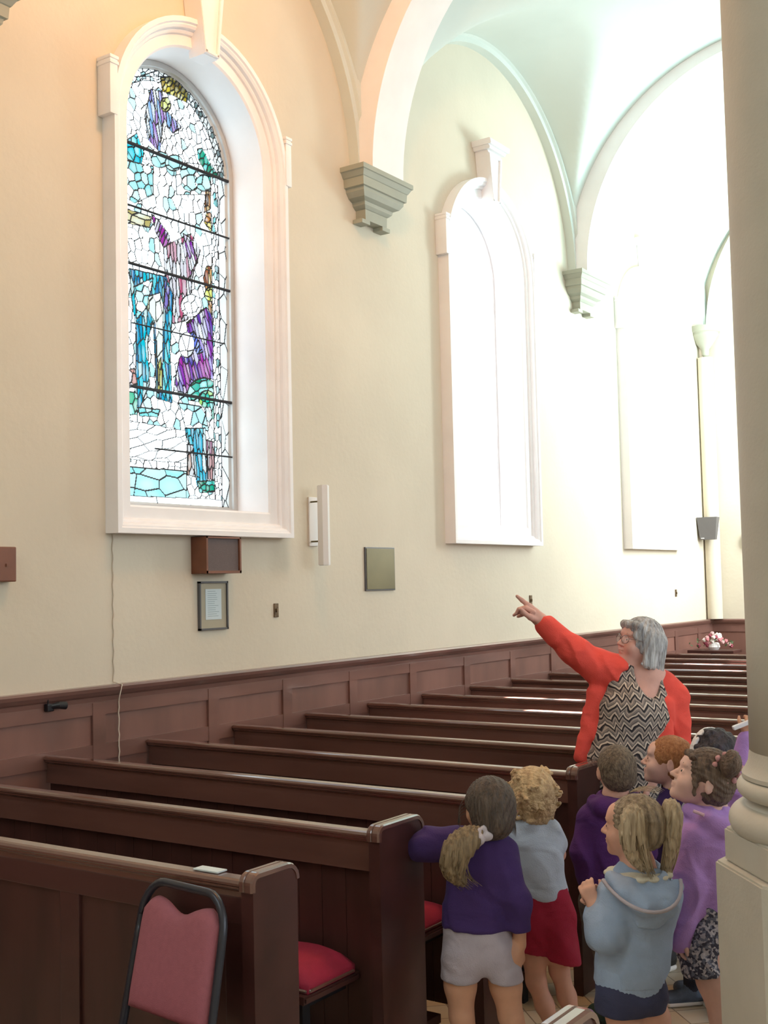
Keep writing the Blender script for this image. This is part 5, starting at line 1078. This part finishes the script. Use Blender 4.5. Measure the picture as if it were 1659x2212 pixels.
def woman():
    f = Fig(1372, 5.50, 'woman in coral red cardigan and zigzag print top pointing up towards the window'); L, V = f.L, f.V
    hm = hair_mat('silver_grey_hair', (.16, .16, .18), (.62, .64, .68), .8); f.brow = hair_mat('grey_brow', (.25, .22, .2), (.35, .3, .28))
    B = Vol(); c = L(1386, 1379); Fd = f.D(-.86, -.28, .22); U = f.D(.20, -.02, 1); e, A = head(B, c, Fd, U, .985)
    neck = L(1408, 1462, .0); B.cap(c-Zv*.07+RH*.018, neck, .056, .062, .03); B.ell(e(0, .045, -.125), (.04, .035, .025), A, .03)
    ch = L(1375, 1530, .0); wa = L(1350, 1660, .0); hp = L(1345, 1760)
    B.tor(L(1395, 1478), L(1378, 1525, -.01), (.13, .075), (.165, .10), RH, .05).tor(L(1378, 1525), wa, (.165, .12), (.155, .12), RH, .04).tor(wa, hp, (.155, .12), (.17, .125), RH, .04)
    sl = L(1312, 1452, .0); el = L(1238, 1405, -.02); wl = L(1170, 1342, -.04); sr = L(1450, 1500, .0); er = L(1458, 1600, .03); wr = L(1405, 1690, -.12)
    B.chain([sl, el, wl], [.062, .046, .030], .03).chain([sr, er, wr], [.06, .046, .030], .03)
    # pointing hand: index out, the other fingers folded down
    d = nrm(L(1122, 1300, -.05)-wl); n_ = f.D(-.45, -.35, -.85); n_ = nrm(n_-d*(n_@d)); t = np.cross(d, n_); t = t if t@f.D(.3, .9, .3) > 0 else -t; s = 1.0
    P = lambda a, b, c_: wl+d*a+t*b+n_*c_
    kn = L(1140, 1316, -.05); B.chain([wl, wl*.5+kn*.5], [.030, .030], .02); B.tor(wl, kn, (.026, .022), (.034, .018), n_, .015)
    tip = L(1117, 1288, -.06); k0 = L(1139, 1306, -.055); B.chain([L(1152, 1318, -.045), k0, k0*.5+tip*.5, tip], [.013, .0125, .0105, .0085], .006)
    for i, (kx, ky, mx, my, tx, ty, b) in enumerate(((1134, 1313, 1121, 1316, 1114, 1326, -.075), (1135, 1318, 1121, 1322, 1110, 1329, -.055), (1139, 1322, 1127, 1328, 1119, 1332, -.035))):
        B.chain([L(1152, 1322, b), L(kx, ky, b), L(mx, my, b-.005), L(tx, ty, b)], [.012, .0118, .0102, .0078], .004)
    B.chain([L(1158, 1338, -.065), L(1146, 1334, -.085), L(1132, 1324, -.10), L(1125, 1316, -.105)], [.014, .0135, .012, .009], .007)
    hand(B, wr, f.D(-.9, -.2, -.15), f.D(0, .6, -.8), .95, (.5, .55, .6, .7), 1)
    for q in (-1, 1): an = V(q*.09-.02, 0, .08); B.chain([hp+RH*q*.085, V(q*.09, 0, .46), an], [.10, .062, .042], .03); B.tor(an-Zv*.03, an-Zv*.04+f.D(-.8, -.6, 0)*.15, (.035, .03), (.04, .022), FH, .02)
    B.mesh('body', SKW, f.root, .0052)
    T = Vol(); T.tor(L(1385, 1480, -.01), L(1372, 1535, -.025), (.12, .09), (.168, .135), RH, .05).tor(L(1372, 1535, -.025), L(1345, 1640, -.02), (.168, .14), (.168, .145), RH, .04).tor(L(1345, 1640, -.02), L(1338, 1740, -.01), (.17, .145), (.185, .155), RH, .04)
    T.chain([L(1345, 1445, -.01), L(1335, 1470, -.02)], [.05, .06], .03).cap(L(1440, 1485), L(1440, 1520), .06, .06, .03).ell(L(1404, 1458, -.13), (.066, .16, .105), (nrm(RH+Zv*.12), FH, Zv), .008, True).ell(L(1405, 1440, 0), (.085, .10, .055), (RH, FH, Zv), .01, True).cut(L(1340, 1745), (0, 0, -1), .005)
    T.mesh('patterned_top', zigzag(), f.root, .0055, folds(.0035, 71))
    C_ = Vol(); C_.tor(L(1390, 1475, .02), L(1372, 1535, .02), (.135, .09), (.190, .135), RH, .05).tor(L(1372, 1535, .02), L(1350, 1640, .02), (.188, .14), (.195, .15), RH, .04).tor(L(1350, 1640, .02), L(1345, 1700, .02), (.195, .15), (.195, .155), RH, .04)
    C_.chain([L(1330, 1455), L(1300, 1445, .0), L(1240, 1408, -.02), L(1178, 1350, -.038)], [.085, .074, .060, .044], .04); C_.chain([L(1444, 1500, .03), L(1455, 1525, .01), L(1462, 1560, .02), L(1462, 1610, .03)], [.058, .064, .060, .056], .04); C_.cap(L(1462, 1605, .03), L(1420, 1680, -.10), .05, .04, .03)
    C_.tor(L(1290, 1500, -.03), L(1263, 1640, -.05), (.045, .035), (.045, .022), RH, .03); C_.tor(L(1438, 1520, -.09), L(1428, 1700, -.13), (.036, .025), (.045, .025), RH, .03)
    C_.tor(L(1372, 1470, -.20), L(1345, 1720, -.22), (.060, .22), (.125, .22), RH, .01, True); C_.ell(L(1405, 1442, -.03), (.082, .12, .075), (RH, FH, Zv), .01, True).cap(L(1432, 1484, .0), L(1452, 1506, .0), .070, .074, .02).cut(L(1255, 1652, -.05), f.D(-.12, 0, -1), .006)
    C_.mesh('cardigan', cloth('coral_red_knit', (.80, .085, .065), .06), f.root, .0055, folds(.0055, 81))
    Tr = Vol(); Tr.tor(hp+Zv*.06, hp-Zv*.06, (.19, .15), (.18, .14), RH, .04)
    for q in (-1, 1): Tr.chain([hp+RH*q*.085, V(q*.09, 0, .46), V(q*.09-.02, 0, .10)], [.115, .08, .065], .03)
    Tr.mesh('trousers', cloth('dark_trousers', (.04, .04, .05)), f.root, .008, folds(.004, 4))
    H, e2, A2 = hairvol(c, Fd, U, .985, .017, low=.03, face=1.0, ear=False)
    for q in (-1, 1): H.tor(e2(q*.078, -.025, .02), e2(q*.082, -.020, -.115), (.034, .020), (.040, .018), A2[1], .03)
    H.tor(e2(0, -.085, 0), e2(0, -.090, -.120), (.070, .030), (.085, .032), A2[0], .03); H.chain([e2(-.06, .062, .055), e2(-.02, .088, .052), e2(.03, .088, .05), e2(.062, .062, .045)], [.018, .016, .016, .018], .015)
    H.mesh('hair', hm, f.root, .0045, strands(e2(0, -.02, .08), A2[2], .0024, 24, 5)); eyes(f, e, A, .985)
    g = None; steel = mat('spectacle_rim', (.25, .2, .2), .25, metal=.6); m = MB()
    for q in (-1, 1): m.tube([tuple(e(q*.033+.026*math.cos(a), .108-.35*abs(q*.033+.026*math.cos(a))**1.0*.5, -.022+.019*math.sin(a))) for a in np.linspace(0, 2*PI, 25)], .0017, 6)
    m.tube([tuple(e(-.009, .107, -.016)), tuple(e(0, .111, -.012)), tuple(e(.009, .107, -.016))], .0016, 6)
    for q in (-1, 1): m.tube([tuple(e(q*.058, .098, -.015)), tuple(e(q*.080, .07, -.012)), tuple(e(q*.084, 0, -.014))], .0018, 6)
    gl = m.build('spectacle_frame', steel, None, smooth=True); gl.name = 'spectacles'; tag(gl, 'thin framed spectacles worn by the woman in red', 'spectacles')
    lens = MB()
    for q in (-1, 1): 
        P_ = [e(q*.033+.025*math.cos(a), .108-.175*abs(q*.033+.025*math.cos(a)), -.022+.018*math.sin(a)) for a in np.linspace(0, 2*PI, 20)[:-1]]; lens.bm.faces.new([lens.bm.verts.new(tuple(p)) for p in P_])
    lg = bpy.data.materials.new('lens_glass'); lg.use_nodes = True; nt = lg.node_tree; nt.nodes.clear(); o_ = nt.nodes.new('ShaderNodeOutputMaterial'); t_ = nt.nodes.new('ShaderNodeBsdfTransparent'); g_ = nt.nodes.new('ShaderNodeBsdfGlossy'); g_.inputs['Roughness'].default_value = .02; mx = nt.nodes.new('ShaderNodeMixShader'); mx.inputs[0].default_value = .15
    nt.links.new(t_.outputs[0], mx.inputs[1]); nt.links.new(g_.outputs[0], mx.inputs[2]); nt.links.new(mx.outputs[0], o_.inputs[0]); lens.build('lens', lg, gl, world=False)
    for q in (-1, 1): shoe(f, V(q*.09-.02, 0, .08), f.D(-.8, -.6, 0), 1.3, cloth('black_shoe_leather', (.02, .02, .02)))
woman()
